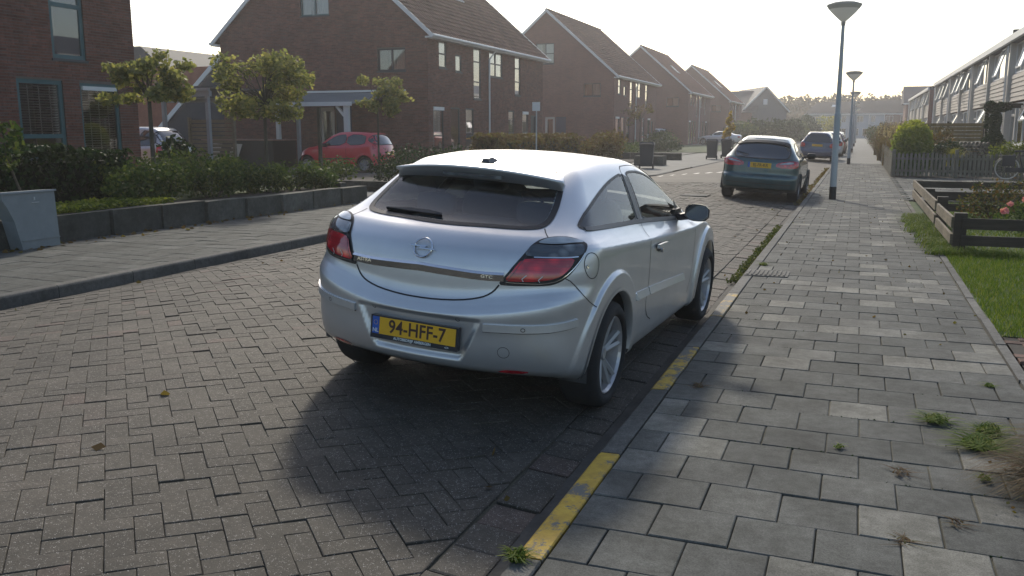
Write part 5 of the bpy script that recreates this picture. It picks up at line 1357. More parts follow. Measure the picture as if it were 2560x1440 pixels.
# slate gable house beyond the row, turned 45 degrees
t=thing('slate_roof_house','blue-grey gabled house with slate roof beyond the last brick house','house',(-17.5,150,0))
ca=math.cos(R(24));sa=math.sin(R(24))
def rot(p,c=(-14.6,152)): return (c[0]+p[0]*ca-p[1]*sa,c[1]+p[0]*sa+p[1]*ca,p[2])
b=MB();V=[rot(p) for p in [(-3.6,-.0,-.3),(3.6,0,-.3),(3.6,0,4.7),(0,0,8.3),(-3.6,0,4.7)]];b.add(V,[(0,1,2,3,4)]);b.build('wall',mat('blue_grey_cladding',(.07,.09,.11),.7,var=.12),t)
b=MB();V=[rot(p) for p in [(-4,-.3,4.4),(0,-.3,8.45),(4,-.3,4.4),(-4,14,4.4),(0,14,8.45),(4,14,4.4)]];b.add(V,[(0,1,4,3),(1,2,5,4)]);b.build('roof',M['slate'],t)
b=MB();b.beam(rot((-4,-.35,4.4)),rot((0,-.35,8.4)),.1,.22);b.beam(rot((0,-.35,8.4)),rot((4,-.35,4.4)),.1,.22);b.build('verge_board',M['frame_w'],t)
b=MB();V=[rot(p) for p in [(-.35,-.05,5.6),(.35,-.05,5.6),(.35,-.05,6.5),(-.35,-.05,6.5)]];b.add(V,[(0,1,2,3)]);b.build('window',M['frame_w'],t)
t2=thing('slate_roof_wing','grey slate roof wing behind the fourth brick house, left of the blue-grey gable','house',(-22,160,0))
b=MB();b.add([(-15.0,156,8.0),(-27,154,7.8),(-27,149,4.2),(-15.8,149.5,4.4)],[(0,1,2,3)]);b.build('roof',M['slate'],t2)
b=MB();b.box(-27,-16.5,150,156,-.3,4.3);b.build('wall',M['brickY'],t2)
# white and brick terrace closing the street
t=thing('terrace','long terrace across the end of the street, dark roof over pale grey upper floor','house',(0,188,0))
b=MB();b.box(-9.2,1.5,185,193,-.3,4.55);b.box(1.5,4.2,185,193,-.3,4.55);b.build('wall',mat('pale_grey_panel',(.40,.44,.48),.7,var=.05,scale=.4),t)
b=MB();b.box(4.2,12.5,185,193,-.3,4.55);b.build('wall',M['brickY'],t)
b=MB();b.add([(-10.3,184.5,4.6),(13,184.5,4.8),(13,189,7.3),(-8.2,189,6.9),(13,193.5,4.8),(-10.3,193.5,4.6)],[(0,1,2,3),(3,2,4,5),(0,3,5)]);b.build('roof',M['farslate'],t)
b=MB();b.box(-10.3,12.9,184.4,184.52,4.42,4.62);b.build('gutter',M['frame_w'],t)
for k in range(8):
    x=-8.6+k*2.6;w=window(t,'y',184.98,x,x+(1.3 if k%2 else .8),3.0,4.2,M['frame_w'],(.5,),(),fw=.08,setb=-.02,dark=False,glass=M['dglass'],sill=False)
for k in range(7):
    x=-4.2+k*2.3;w=window(t,'y',184.98,x,x+1.7,.4,1.9,M['frame_w'],(.5,),(),fw=.1,setb=-.02,dark=False,glass=M['dglass'],sill=False)
for x in (-1.4,1.5,4.2): b=MB();b.box(x-.07,x+.07,184.8,184.97,0,4.5);b.build('downpipe',M['frame_w'],t)
for (x,z) in ((-5.5,5.9),(-1.4,5.95)): b=MB();f=(z-4.6)/2.3;y=184.5+4.5*f;b.add([(x,y-.12,z),(x+.9,y-.12,z),(x+1.1,y+.7,z+.5),(x+.2,y+.7,z+.5)],[(0,1,2,3)]);b.build('skylight',M['print'],t)
for x in (1.7,6.9): b=MB();b.box(x-.12,x+.12,188.9,189.2,7.0,7.5);b.build('chimney',M['greytrim'],t)
# ------------- row houses on the right
FX=5.6
def row(y0,y1,label,nb,single,end=False):
    t=thing('row_house',label,'row house',(FX+4,(y0+y1)/2,0),group='flat fronted row houses on the right')
    b=MB();b.box(FX+.12,FX+9,y0,y1,-.1,5.0);b.build('wall',M['brickX'],t)
    b=MB();b.box(FX-.32,FX-.18,y0-.15,y1+.15,4.98,5.22);b.build('fascia',M['frame_w'],t)
    b=MB();b.box(FX-.18,FX+9.2,y0-.15,y1+.15,5.0,5.12);b.add([(FX-.3,y0-.15,5.22),(FX-.3,y1+.15,5.22),(FX+4.5,y1+.15,6.6),(FX+4.5,y0-.15,6.6)],[(3,2,1,0)]);b.add([(FX+9.3,y0-.15,5.12),(FX+9.3,y1+.15,5.12),(FX+4.5,y1+.15,6.6),(FX+4.5,y0-.15,6.6)],[(0,1,2,3)])
    b.add([(FX-.2,y0-.15,5.12),(FX+9.3,y0-.15,5.12),(FX+4.5,y0-.15,6.6)],[(0,1,2)]);b.build('roof',M['greytrim'],t)
    pitch=(y1-y0)/nb
    for k in range(nb+1):
        y=y0+k*pitch;b=MB();b.box(FX-.16,FX+.10,y-.10,y+.10,-.1,4.98);b.build('pilaster',M['offwhite'],t)
        if k%2: b=MB();b.tube([(FX-.2,y+.18,4.9),(FX-.2,y+.18,0)],.04,6);b.build('downpipe',M['frame_w'],t)
    for k in range(nb):
        a,b_=y0+k*pitch+.10,y0+(k+1)*pitch-.10
        nbd=6;h=(3.72-2.66)/nbd
        for j in range(nbd):
            b=MB();z=2.66+j*h;V=[(FX-.055,a,z+.004),(FX-.055,b_,z+.004),(FX-.025,b_,z+h-.006),(FX-.025,a,z+h-.006),(FX+.05,a,z+.004),(FX+.05,b_,z+.004),(FX+.05,b_,z+h-.006),(FX+.05,a,z+h-.006)]
            b.add(V,[(3,2,1,0),(0,1,5,4),(7,6,2,3),(0,4,7,3),(1,2,6,5)]);b.build('siding_board',M['siding'],t)
        m=(a+b_)/2;mid=a+(b_-a)*.42
        # upper: fixed pane and two casements, some tilted open
        w=window(t,'X',FX+.08,a,b_,3.76,4.95,M['frame_w'],(.22,.42,.78),(),setb=-.02,dark=True,sill=False,curtain=[(.0,.15)] if k%2 else [(.85,1.)])
        for f0,f1,op in ((.22,.42,random.random()<.7),(.78,1.,random.random()<.6)):
            if not op: continue
            ya,yb=a+(b_-a)*f0+.03,a+(b_-a)*f1-.03;bb=MB();o=.24+random.random()*.12
            q=[(FX-.06-o,ya,3.80),(FX-.06-o,yb,3.80),(FX-.08,yb,4.90),(FX-.08,ya,4.90)]
            for i in range(4): bb.beam(q[i],q[(i+1)%4],.05,.05)
            s=bb.build('open_casement',M['frame_w'],w)
            obj('pane',q,[(0,1,2,3)],M['wglass'],w)
        w=window(t,'X',FX+.08,a,b_-1.2,1.02,2.6,M['frame_w'],(.3,.62),(),setb=-.02,dark=True,sill=True,curtain=[(.0,.12),(.5,.6)])
        if k%2==0:
            q=[(FX-.35,a+.1,1.9),(FX-.35,a+1.3,1.9),(FX-.07,a+1.3,2.5),(FX-.07,a+.1,2.5)];bb=MB()
            for i in range(4): bb.beam(q[i],q[(i+1)%4],.05,.05)
            bb.build('open_casement',M['frame_w'],w);obj('pane',q,[(0,1,2,3)],M['wglass'],w)
        window(t,'X',FX+.08,b_-1.16,b_,.0,2.6,M['offwhite'],(.0001,),(.82,),name='door',setb=-.02,fw=.1,dark=True,sill=False)
        b=MB();b.box(FX-.04,FX+.1,a,b_-1.2,-.1,.94);b.build('lower_panel',M['offwhite'],t)
    return t
r1=row(35.2,80.1,'nearest row of flat fronted houses on the right with open casements and siding boards',7,0)
b=MB();b.tube([(FX+1.2,50.5,5.4),(FX+1.2,50.5,6.15)],.11,10);b.tube([(FX+1.2,50.5,6.15),(FX+1.2,50.5,6.35)],.16,10);b.build('flue',M['black'],r1)
b=MB();b.tube([(FX+1.2,79,5.2),(FX+1.2,79,6.0)],.11,8);b.tube([(FX+1.2,79,5.9),(FX+1.2,79,6.1)],.16,8);b.build('flue',M['black'],r1)
r2=row(87,121,'second row of flat fronted houses, brick end wall showing past the first row',5,0)
b=MB();b.box(FX-.15,FX+9,86.6,86.99,-.1,5.0);b.build('end_wall',M['brickY'],r2)
t=thing('brick_house','dark roofed brick house beyond the second row on the right','house',(10,150,0))
b=MB();b.box(6.3,16,150,158,-.1,5.4);b.build('wall',M['brickY'],t)
b=MB();b.add([(5.9,149.6,5.5),(16.5,149.6,5.5),(16.5,154,8.2),(5.9,154,8.2),(16.5,158.4,5.5),(5.9,158.4,5.5)],[(0,1,2,3),(3,2,4,5),(0,3,5)]);b.build('roof',M['slate'],t)
b=MB();b.box(5.9,16.5,149.5,149.62,5.35,5.55);b.build('gutter',M['frame_w'],t)
# ---------------------------------------------------------------- street furniture
M['lampglass']=leafmat('lamp_glass_bowl',(.88,.87,.82),(.88,.87,.82),None,.7,tc=(1,1,1))
M['lamptop']=leafmat('lamp_cap',(.50,.49,.45),(.50,.49,.45),None,.6,tc=(1,1,1))
def lamp(x,y,label,h=4.12,lean=0):
    t=thing('street_lamp',label,'street lamp',(x,y,0),group='bowl lamps along the pavement')
    b=MB();b.tube([(x,y,0),(x,y,.28)],.078,14,m=1);b.tube([(x,y,.28),(x,y,1.9)],[.073,.066],14);b.tube([(x,y,1.9),(x,y,1.95),(x,y,h-.42)],[.066,.056,.034],14);b.build('pole',[M['steel'],M['black']],t,smooth=False)
    b=MB();b.lathe([(.03,-.45),(.045,-.43),(.05,-.36),(.03,-.35)],(x,y,h+.0),16);b.build('collar',M['lamptop'],t,smooth=True)
    b=MB();b.lathe([(.035,-.36),(.07,-.335),(.16,-.255),(.25,-.165),(.315,-.09)],(x,y,h),28);bw=b.build('bowl',M['lampglass'],t,smooth=True)
    b=MB();b.lathe([(.318,-.09),(.365,-.02),(.37,-.005),(.36,.01),(.24,.05),(.0,.07)],(x,y,h),28,m=0);b.build('cap',M['lamptop'],t,smooth=True)
    return t
lamp(-.49,21.6,'nearest street lamp, tapered grey pole with frosted bowl beside the dark teal car',4.26)
for i,(x,y,h) in enumerate(((-.40,43.9,4.1),(-.45,67.,4.1),(-.45,92,4.1),(-.45,117,4.1))):
    lamp(x,y,['second street lamp along the pavement, just before the dark blue car','third street lamp, bowl seen against the pole of the second','fourth street lamp, small bowl low against the dark terrace roof','last and smallest street lamp before the terrace'][i],h)
lamp(-5.9,150,'small white street lamp over the bushes on the left of the far road',3.9)
# utility cabinet
t=thing('utility_cabinet','blue-grey metal utility cabinet with a cut-back lower corner in front of the low wall','cabinet',(-10.3,9,0))
M['cab']=mat('cabinet_grey_paint',(.20,.225,.23),.55,var=.1,scale=5,fine=30)
prof=[(8.47,.0),(9.06,.0),(9.03,.74),(8.22,.74),(8.23,.66),(8.30,.55),(8.38,.38)]
V=[(-10.12,y,z) for y,z in prof]+[(-10.35,y,z) for y,z in prof];n=len(prof)
obj('housing',V,[tuple(range(n)),tuple(range(2*n-1,n-1,-1))]+[(i,i+n,(i+1)%n+n,(i+1)%n) for i in range(n)],M['cab'],t)
b=MB();b.add([(-10.10,8.20,.742),(-10.10,9.05,.742),(-10.42,9.05,.742),(-10.42,8.20,.742),(-10.105,8.20,.765),(-10.105,9.05,.765),(-10.42,9.05,.748),(-10.42,8.20,.748)],[(0,3,2,1),(4,5,6,7),(0,1,5,4),(2,3,7,6),(1,2,6,5),(3,0,4,7)]);b.build('lid',M['cab'],t)
b=MB();b.box(-10.13,-10.105,8.66,8.77,.605,.614);b.box(-10.125,-10.105,8.69,8.71,.64,.68);b.build('lock',M['steel'],t)
b=MB();b.box(-10.127,-10.108,8.47,9.06,.115,.125);b.build('base_rib',M['cab'],t)
# retaining wall of big blocks
t=thing('retaining_wall','low dark weathered concrete block wall holding the raised beds behind the left pavement','wall',(-10.4,12,0))
y=1.2
while y<17.1:
    b=MB();l=1.0;h=.345+random.gauss(0,.006)+(.0 if y>11.2 else .03);o=random.gauss(0,.008);xw=.34*max(0,(y-9))/8;b.box(-10.60+xw,-10.36+o+xw,y+.006,y+l-.006,-.1,h,t=random.random());b.build('block',M['block'],t,tint=True);y+=l
for k in range(5): b=MB();b.box(-10.6-k*.9-.9,-10.6-k*.9,17.0,17.24,-.1,.40,t=random.random());b.build('block',M['block'],t,tint=True)
t=thing('retaining_wall','short low wall round the planted bed beyond the drive','wall',(-10.9,22,0))
for k in range(6): b=MB();b.box(-10.85,-10.6,20.0+k,20.99+k,-.1,.26,t=random.random());b.build('block',M['block'],t,tint=True)
for k in range(5): b=MB();b.box(-10.85-k-.99,-10.85-k,20.0,20.24,-.1,.26,t=random.random());b.build('block',M['block'],t,tint=True)
t=thing('garden_wall','low dark wall at the edge of the far lawn beyond the first wheelie bin','wall',(-11,47,0))
for k in range(4): b=MB();b.box(-12.2+k*.9,-11.32+k*.9,46.8,47.1,-.1,.36,t=.1);b.build('block',M['block'],t,tint=True)
t=thing('planter_box','small grey stone planter standing behind the first wheelie bin','planter',(-8.5,39,0))
b=MB();b.box(-9.3,-8.0,39.2,40.0,0,.42,t=.6);b.build('box',M['block'],t,tint=True)
# wheelie bins
def bin_(x,y,rz,label):
    t=thing('wheelie_bin',label,'wheelie bin',(x,y,0),local=True,rotz=rz,group='dark wheelie bins')
    b=MB();V=[(-.24,-.28,.06),(.24,-.28,.06),(.24,.26,.10),(-.24,.26,.10),(-.29,-.37,.96),(.29,-.37,.96),(.29,.33,.96),(-.29,.33,.96)]
    b.add(V,[(3,2,1,0),(0,1,5,4),(1,2,6,5),(2,3,7,6),(3,0,4,7)]);b.box(-.31,.31,-.39,.35,.93,.975);b.build('body',M['bin'],t,local=True)
    b=MB();V=[(-.31,-.41,.98),(.31,-.41,.98),(.31,.38,.98),(-.31,.38,.98),(-.27,-.34,1.04),(.27,-.34,1.04),(.27,.30,1.07),(-.27,.30,1.07)];b.add(V,[(4,5,6,7),(0,1,5,4),(1,2,6,5),(2,3,7,6),(3,0,4,7),(3,2,1,0)]);b.tube([(-.2,.40,1.0),(.2,.40,1.0)],.02,8);b.build('lid',M['bin'],t,local=True)
    for s in (-1,1): b=MB();b.lathe([(0,-.03),(.10,-.03),(.10,.03),(0,.03)],(s*.27,0,0),16,axis='y');V=[(s*.27+p[1],.25+(p[0]-s*.27),.10+p[2]) for p in b.V];obj('wheel',V,b.F,M['rubber'],t,local=True)
M['bin']=mat('wheelie_bin_plastic',(.028,.034,.042),.5,var=.12)
bin_(-8.1,36.4,R(190),'nearest dark wheelie bin, at the end of the beech hedge')
bin_(-7.35,49.0,R(185),'left of the two dark wheelie bins standing together at the kerb')
bin_(-6.85,51.2,R(178),'right of the two dark wheelie bins standing together at the kerb')
# street sign seen from behind
t=thing('street_sign','square pale sign on a thin pole rising behind the beech hedge','sign',(-10.5,29.6,0))
b=MB();b.tube([(-10.5,29.6,0),(-10.5,29.6,2.4)],.025,8);b.build('pole',M['steel'],t)
b=MB();b.box(-10.64,-10.36,29.56,29.575,2.2,2.5);b.build('plate',M['frame_w'],t)
t=thing('wooden_post','slender wooden stake standing in the shrubs before the red car','post',(-12,18.4,0))
b=MB();b.box(-12.035,-11.965,18.365,18.435,0,2.08);b.build('stake',M['bark'],t)
# ---------------------------------------------------------------- vegetation
def leaves(name,P,size,m,parent=None,tint=None,flat=0,kind=None,elong=1.5,dirs=None):
    """small folded leaves at the points P"""
    n=len(P);P=np.asarray(P,float)
    if parent is not None: P=P-ORG[parent.name]
    a=RNG.normal(size=(n,3)) if dirs is None else dirs+RNG.normal(size=(n,3))*.35
    if flat: a[:,2]*=(1-flat)
    a/=np.linalg.norm(a,axis=1,keepdims=True);b=RNG.normal(size=(n,3));b-=a*(a*b).sum(1,keepdims=True);b/=np.linalg.norm(b,axis=1,keepdims=True)
    s=size*(.6+.8*RNG.random((n,1)));a=a*s*elong;b=b*s*.5
    V=np.stack([P-a*.5,P+b,P+a*.5,P-b],1).reshape(-1,3)
    F=np.arange(4*n).reshape(n,4)
    t=np.repeat(RNG.random(n) if tint is None else tint,4)
    o=obj(name,V,F,m,parent,local=True,tint=t)
    if kind: o['kind']=kind
    return o
def blobs(n,centres,jit=.0):
    """points in a union of ellipsoids, denser near their skins"""
    C=np.array(centres,float);w=(C[:,3]*C[:,4]*C[:,5])**.67;w/=w.sum();idx=RNG.choice(len(C),n,p=w)
    d=RNG.normal(size=(n,3));d/=np.linalg.norm(d,axis=1,keepdims=True);r=RNG.random((n,1))**.22
    return C[idx,:3]+d*r*C[idx,3:6]+RNG.normal(size=(n,3))*jit
M['leaf_yg']=leafmat('yellow_green_leaves',(.085,.10,.022),(.20,.20,.04),(.34,.28,.05),.5)
M['leaf_tr']=leafmat('tree_leaves_turning_yellow',(.13,.145,.07),(.22,.225,.10),(.36,.31,.13),.55)
M['leaf_bush']=leafmat('feathery_bush_leaves',(.05,.10,.03),(.20,.24,.05),(.34,.34,.07),.6)
M['leaf_mx']=leafmat('mixed_shrub_leaves',(.045,.06,.022),(.10,.095,.035),(.17,.09,.045),.35)
M['leaf_dk']=leafmat('dark_green_leaves',(.012,.028,.014),(.03,.055,.022),(.05,.08,.03),.2)
M['leaf_md']=leafmat('mid_green_leaves',(.03,.055,.018),(.06,.095,.03),(.13,.15,.04),.35)
M['leaf_cover']=leafmat('yellowish_groundcover_leaves',(.06,.09,.02),(.14,.17,.03),(.22,.23,.04),.4)
M['leaf_br']=leafmat('brown_beech_leaves',(.07,.045,.02),(.15,.095,.04),(.12,.12,.035),.4)
M['leaf_au']=leafmat('autumn_leaves',(.05,.055,.025),(.10,.085,.035),(.15,.09,.04),.2)
M['leaf_yl']=leafmat('yellow_leaves',(.30,.20,.02),(.45,.30,.03),None,.5)
M['grassm']=leafmat('grass_blades',(.055,.11,.015),(.12,.175,.028),(.22,.23,.055),.4)
M['straw']=leafmat('dry_grass',(.11,.065,.03),(.20,.125,.055),(.10,.11,.03),.35)
M['sedge']=leafmat('brown_sedge',(.06,.036,.018),(.12,.07,.03),(.08,.08,.025),.3)
M['moss']=leafmat('gutter_moss',(.05,.07,.018),(.09,.11,.03),(.13,.12,.05),.3)
M['plume']=leafmat('pale_plume',(.30,.22,.14),(.42,.34,.24),None,.4)
M['pink']=leafmat('pink_petals',(.62,.20,.25),(.80,.42,.45),None,.35)
def tree(name,label,x,y,z0,zc0,zc1,rx,n,lm,size=.10,group=None,trunk=.045,lean=(0,0),sub=14,flatb=.6):
    t=thing(name,label,'tree',(x,y,z0),group=group);zc=(zc0+zc1)/2;rz_=(zc1-zc0)/2
    b=MB();b.tube([(x,y,z0),(x+lean[0]*.4,y,z0+(zc0-z0)*.6),(x+lean[0],y+lean[1],zc0+.1),(x+lean[0],y+lean[1],zc+rz_*.3)],[trunk,trunk*.8,trunk*.7,trunk*.3],8)
    cs=[]
    for k in range(sub):
        a=random.random()*6.28;rr_=rx*(.15+.9*random.random());h=random.uniform(-.8,.8);s=math.sqrt(1-h*h*.7)
        c=(x+lean[0]+rr_*s*math.cos(a),y+lean[1]+rr_*s*math.sin(a),zc+h*rz_);cs.append((*c,rx*random.uniform(.12,.36),rx*random.uniform(.12,.36),rz_*random.uniform(.14,.38)))
        b.tube([(x+lean[0],y+lean[1],zc0+rz_*.2+random.random()*rz_*.5),((x+lean[0]+c[0])/2,(y+c[1])/2+lean[1]*.5,(zc+c[2])/2+.05),c],[trunk*.4,trunk*.22,trunk*.08],5)
    b.build('trunk',M['bark'],t)
    leaves('crown',blobs(n,cs,.03),size,lm,t,flat=.3);return t
tree('small_tree','yellow-leaved young tree in front of the carport, leftmost of the three bed trees',-12.25,13.2,.3,1.9,2.9,.85,2400,M['leaf_tr'],.066,'young trees in the raised beds',.05,sub=20)
tree('small_tree','round crowned young tree before the big gable, middle and fullest of the three',-12.0,16.3,.3,1.75,3.15,1.0,4200,M['leaf_tr'],.066,'young trees in the raised beds',.05,sub=30)
tree('small_tree','small young tree with thin trunk in front of the red car, rightmost of the three',-12.0,21.2,.15,2.0,2.95,.72,1900,M['leaf_tr'],.066,'young trees in the raised beds',.035,sub=18)
t=thing('sapling','thin bent sapling behind the utility cabinet','tree',(-12,10.2,.3));b=MB();b.tube([(-12,10.2,.3),(-12.05,10.1,.7),(-12.0,9.9,1.15),(-11.9,9.8,1.6)],[.025,.02,.015,.006],6);b.build('trunk',M['bark'],t)
leaves('crown',blobs(220,[(-11.95,9.85,1.35,.25,.3,.4)]),.07,M['leaf_md'],t)
tree('yellow_tree','narrow golden yellow tree between the wheelie bins and the silver coupe',-8.0,60.5,0,.95,2.75,.42,900,M['leaf_yl'],.10,None,.03,sub=12)
tree('small_tree','thin bare-looking tree by the wall of the second brick house',-14.2,61.5,0,1.9,3.3,1.1,420,M['leaf_br'],.10,None,.04)
def hedge(name,label,cat,x0,x1,y0,y1,z0,z1,n,lm,size,bump_=.08,group=None,core=True,step=None):
    t=thing(name,label,cat,((x0+x1)/2,(y0+y1)/2,z0),group=group)
    P=RNG.random((n,3));f=RNG.integers(0,4,n)      # push most leaves to the faces
    q=RNG.random(n)**2.2*.18
    P[:,0]=np.where(f==0,1-q,P[:,0]);P[:,2]=np.where(f==1,1-q,P[:,2]);P[:,1]=np.where(f==2,q*.6,P[:,1]);P[:,0]=np.where((f==3)&(RNG.random(n)<.4),q,P[:,0])
    X=x0+P[:,0]*(x1-x0);Y=y0+P[:,1]*(y1-y0);Z=z0+P[:,2]*(z1-z0)
    w=bump_*(np.sin(Y*2.3+1)+np.sin(Y*5.1)*.6+np.sin(X*4)*.4);Z=Z+w*P[:,2];X=X+bump_*(np.sin(Y*3.1+Z*4)+.5*np.sin(Y*7))
    leaves('foliage',np.stack([X,Y,Z],1),size,lm,t)
    b=MB();k=int((y1-y0)/.5)+1
    for i in range(k): y=y0+(i+.5)*(y1-y0)/k;xm=(x0+x1)/2;b.tube([(xm,y,z0-.05),(xm+.1,y+.1,z0+(z1-z0)*.6)],.025,5)
    b.build('stems',M['bark'],t)
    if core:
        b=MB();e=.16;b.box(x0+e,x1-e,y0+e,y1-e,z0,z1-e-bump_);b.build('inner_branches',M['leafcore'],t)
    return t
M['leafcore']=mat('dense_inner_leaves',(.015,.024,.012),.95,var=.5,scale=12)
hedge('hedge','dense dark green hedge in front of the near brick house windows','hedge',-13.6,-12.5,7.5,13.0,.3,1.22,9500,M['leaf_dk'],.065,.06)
def shrub(name,label,x,y,z0,rx,ry,h,n,lm,size,group=None,cat='shrub',lobes=6):
    t=thing(name,label,cat,(x,y,z0),group=group);cs=[(x,y,z0+h*.45,rx*.7,ry*.7,h*.5)]
    for k in range(lobes):
        a=random.random()*6.28;rr_=.55;cs.append((x+rx*rr_*math.cos(a),y+ry*rr_*math.sin(a),z0+h*random.uniform(.35,.75),rx*.38,ry*.38,h*.28))
    leaves('foliage',blobs(n,cs,.035+.05*min(rx,1)),size,lm,t)
    b=MB()
    for c in cs: b.tube([(x+(c[0]-x)*.2,y+(c[1]-y)*.2,z0-.03),(c[0],c[1],c[2])],[.012,.005],4)
    b.build('stems',M['bark'],t);return t
pos=[(-11.3,11.7,.55,.6),(-11.5,12.6,.7,.75),(-11.2,13.5,.6,.65),(-11.6,14.3,.75,.8),(-11.2,15.1,.6,.55),(-11.1,15.9,.6,.5),(-10.9,16.6,.5,.42),(-12.6,12.6,.6,.7),(-12.8,14.4,.7,.85),(-12.7,15.9,.6,.7)]
desc=['first','second','third','fourth','fifth','sixth','seventh']
for i,(x,y,r,h) in enumerate(pos):
    lab=('%s bushy green shrub along the top of the low block wall, counted from the cabinet'%desc[i]) if i<7 else ['green shrub in the back row behind the leftmost bed tree','tall shrub in the back row between two bed trees','back row shrub beside the round crowned bed tree'][i-7]
    shrub('shrub',lab,x,y,.3,r,r,h,1500,M['leaf_md'],.048,'shrubs in the raised bed')
shrub('laurel_shrub','upright leafy shrub growing before the silver people carrier',-13.6,15.2,.3,.5,.5,1.15,800,M['leaf_dk'],.10)
for i,(x,y,r,h) in enumerate([(-11.6,21.3,.9,.7),(-12.0,23,1.0,.95),(-11.6,24.6,.9,.9),(-13.2,20.9,.8,.65)]):
    shrub('shrub',['dark shrub in the bed beyond the drive, nearest the drive','widest dark shrub in the bed beyond the drive','dark shrub at the far end of the bed beyond the drive','dark shrub tucked behind the others left of the thin tree'][i],x,y,.12,r,r,h,1300,M['leaf_dk' if i!=3 else 'leaf_md'],.055,'shrubs in the second bed')
t=leaves('ground_cover',np.stack([-11.6+1.1*RNG.random(4200),8.9+2.9*RNG.random(4200),.33+.12*RNG.random(4200)**.7],1),.045,M['leaf_cover'],None,flat=.5);tag(t,kind='stuff')
t=leaves('ground_cover_left',np.stack([-11.6+1.1*RNG.random(1500),6.5+2.0*RNG.random(1500),.33+.15*RNG.random(1500)**.7],1),.05,M['leaf_md'],None,flat=.5);tag(t,kind='stuff')
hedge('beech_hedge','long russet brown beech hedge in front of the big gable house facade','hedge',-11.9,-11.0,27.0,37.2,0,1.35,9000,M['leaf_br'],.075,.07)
shrub('beech_shrub','rounded orange-brown beech shrub at the far end of the brown hedge',-10.9,40.0,0,1.2,1.9,1.5,4200,M['leaf_br'],.08,cat='shrub',lobes=9)
for i,(x,y,rx,ry,h) in enumerate([(-14,49,1.2,2.5,.9),(-13.5,56,1.4,3,.8),(-13,65,1.5,3,.9),(-14.8,72,1.3,4,1.5)]):
    shrub('garden_shrub',['green garden shrub beyond the brown hedge','low green shrub in front of the second brick house','green shrub before the drive with the white car','taller green shrub by the second house facade'][i],x,y,0,rx,ry,h,1800,M['leaf_md' if i%2 else 'leaf_dk'],.09)
for i,(x,y,rx,ry,h,m_) in enumerate([(-10.6,110,2.6,5,2.9,'leaf_dk'),(-8.6,118,2.2,6,3.1,'leaf_dk'),(-7.8,128,1.6,6,3.0,'leaf_md'),(-12.6,104,2.2,3,2.6,'leaf_md'),(-6.9,139,1.7,7,3.4,'leaf_dk'),(-5.2,158,2.4,5,4.0,'leaf_yg'),(-8.5,150,2,5,4.0,'leaf_dk')]):
    shrub('tall_bush',['big dark bush behind the dark green car','tall dark bush right of it at the bend of the far road','mid green bush beside the far road','lighter green bush at the left end of the far thicket','dark bush before the blue-grey gable house','light green rounded tree-like bush before the terrace','dark bush deep in the far thicket'][i],x,y,0,rx,ry,h,2600,M[m_],.20,'bushes beside the far road',cat='bush',lobes=10)
cs=[]
for k in range(46): x=-62+k*1.75+random.random();cs.append((x,225+random.random()*14,5.+random.random()*1.5,2.2+random.random()*1.6,2.5,2.6+random.random()*1.5))
for k in range(26): x=-40+k*1.6;cs.append((x,222,2.6,2.2,2.,2.6))
o=leaves('woods',blobs(34000,cs,.25),.6,M['leaf_au'],None);tag(o,kind='stuff')
cs=[(-4.9+k*1.05+random.random(),226+random.random()*8,6.4+random.random()*1.8,.6,.6,1.9) for k in range(9)]+[(9+k*1.1,230,7.8,1.1,1,1.1) for k in range(6)]
o=leaves('treetops',blobs(1600,cs,.2),.38,M['leaf_au'],None);tag(o,kind='stuff')
# ---------------------------------------------------------------- right gardens
# low board fence of three runs
t=thing('board_fence','low two-board wooden garden fence with chunky posts round the lawn','fence',(1.25,15,0))
def post(x,y,h,s=.075): b=MB();b.box(x-s,x+s,y-s,y+s,-.1,h);b.build('post',M['woodx'],t)
def board(a,b_,z0,z1,m='wood',th=.035): bb=MB();bb.beam((a[0],a[1],(z0+z1)/2),(b_[0],b_[1],(z0+z1)/2),th,z1-z0);bb.build('board',M[m],t)
post(1.28,12.75,.50);post(1.27,15.35,.53);post(1.30,18.4,.47);post(1.27,21.5,.46);post(4.3,12.75,.50);post(4.6,18.4,.46);post(4.6,21.5,.46)
for z0,z1 in ((.10,.23),(.31,.45)):
    board((1.19,12.7),(1.18,15.0),z0,z1);board((1.18,15.3),(1.18,21.5),z0+.01,z1+.02)
    board((1.3,12.66),(7.2,12.66),z0-.01,z1-.01,'woodx');board((1.25,21.5),(7.2,21.5),z0,z1,'woodx')
board((1.3,18.35),(7.,18.35),.26,.42,'woodx');board((1.3,18.35),(7.,18.35),.06,.2,'woodx')
# picket fence
t=thing('picket_fence','grey weathered picket fence across the garden beyond the low board fence','fence',(3.2,32.5,0))
x=1.14
while x<6.8:
    h=.80+random.gauss(0,.02);b=MB();w=.042;b.add([(x-w,32.47,.04),(x+w,32.47,.04),(x+w,32.47,h-.04),(x,32.47,h),(x-w,32.47,h-.04),(x-w,32.49,.04),(x+w,32.49,.04),(x+w,32.49,h-.04),(x,32.49,h),(x-w,32.49,h-.04)],[(0,1,2,3,4),(9,8,7,6,5),(0,5,6,1),(1,6,7,2),(2,7,8,3),(3,8,9,4),(4,9,5,0)]);b.build('picket',M['picket'],t);x+=.125+random.gauss(0,.006)
for z in (.22,.62): b=MB();b.box(1.1,6.8,32.50,32.54,z-.035,z+.035);b.build('rail',M['picket'],t)
for x in (1.12,3.0,4.9,6.7): b=MB();b.box(x-.05,x+.05,32.54,32.64,0,.92);b.build('post',M['picket'],t)
t=thing('board_fence','line of short wooden boards running away beside the pavement past the round bush','fence',(1.1,38,0))
y=32.9;k=0
while y<47: b=MB();b.box(1.06,1.09,y,y+.15,0,.85+random.gauss(0,.05));b.build('board',M['picket'],t);y+=.26
t=thing('wooden_screen','yellow-brown wooden screen of horizontal planks in front of the row houses','screen',(3.6,50,0))
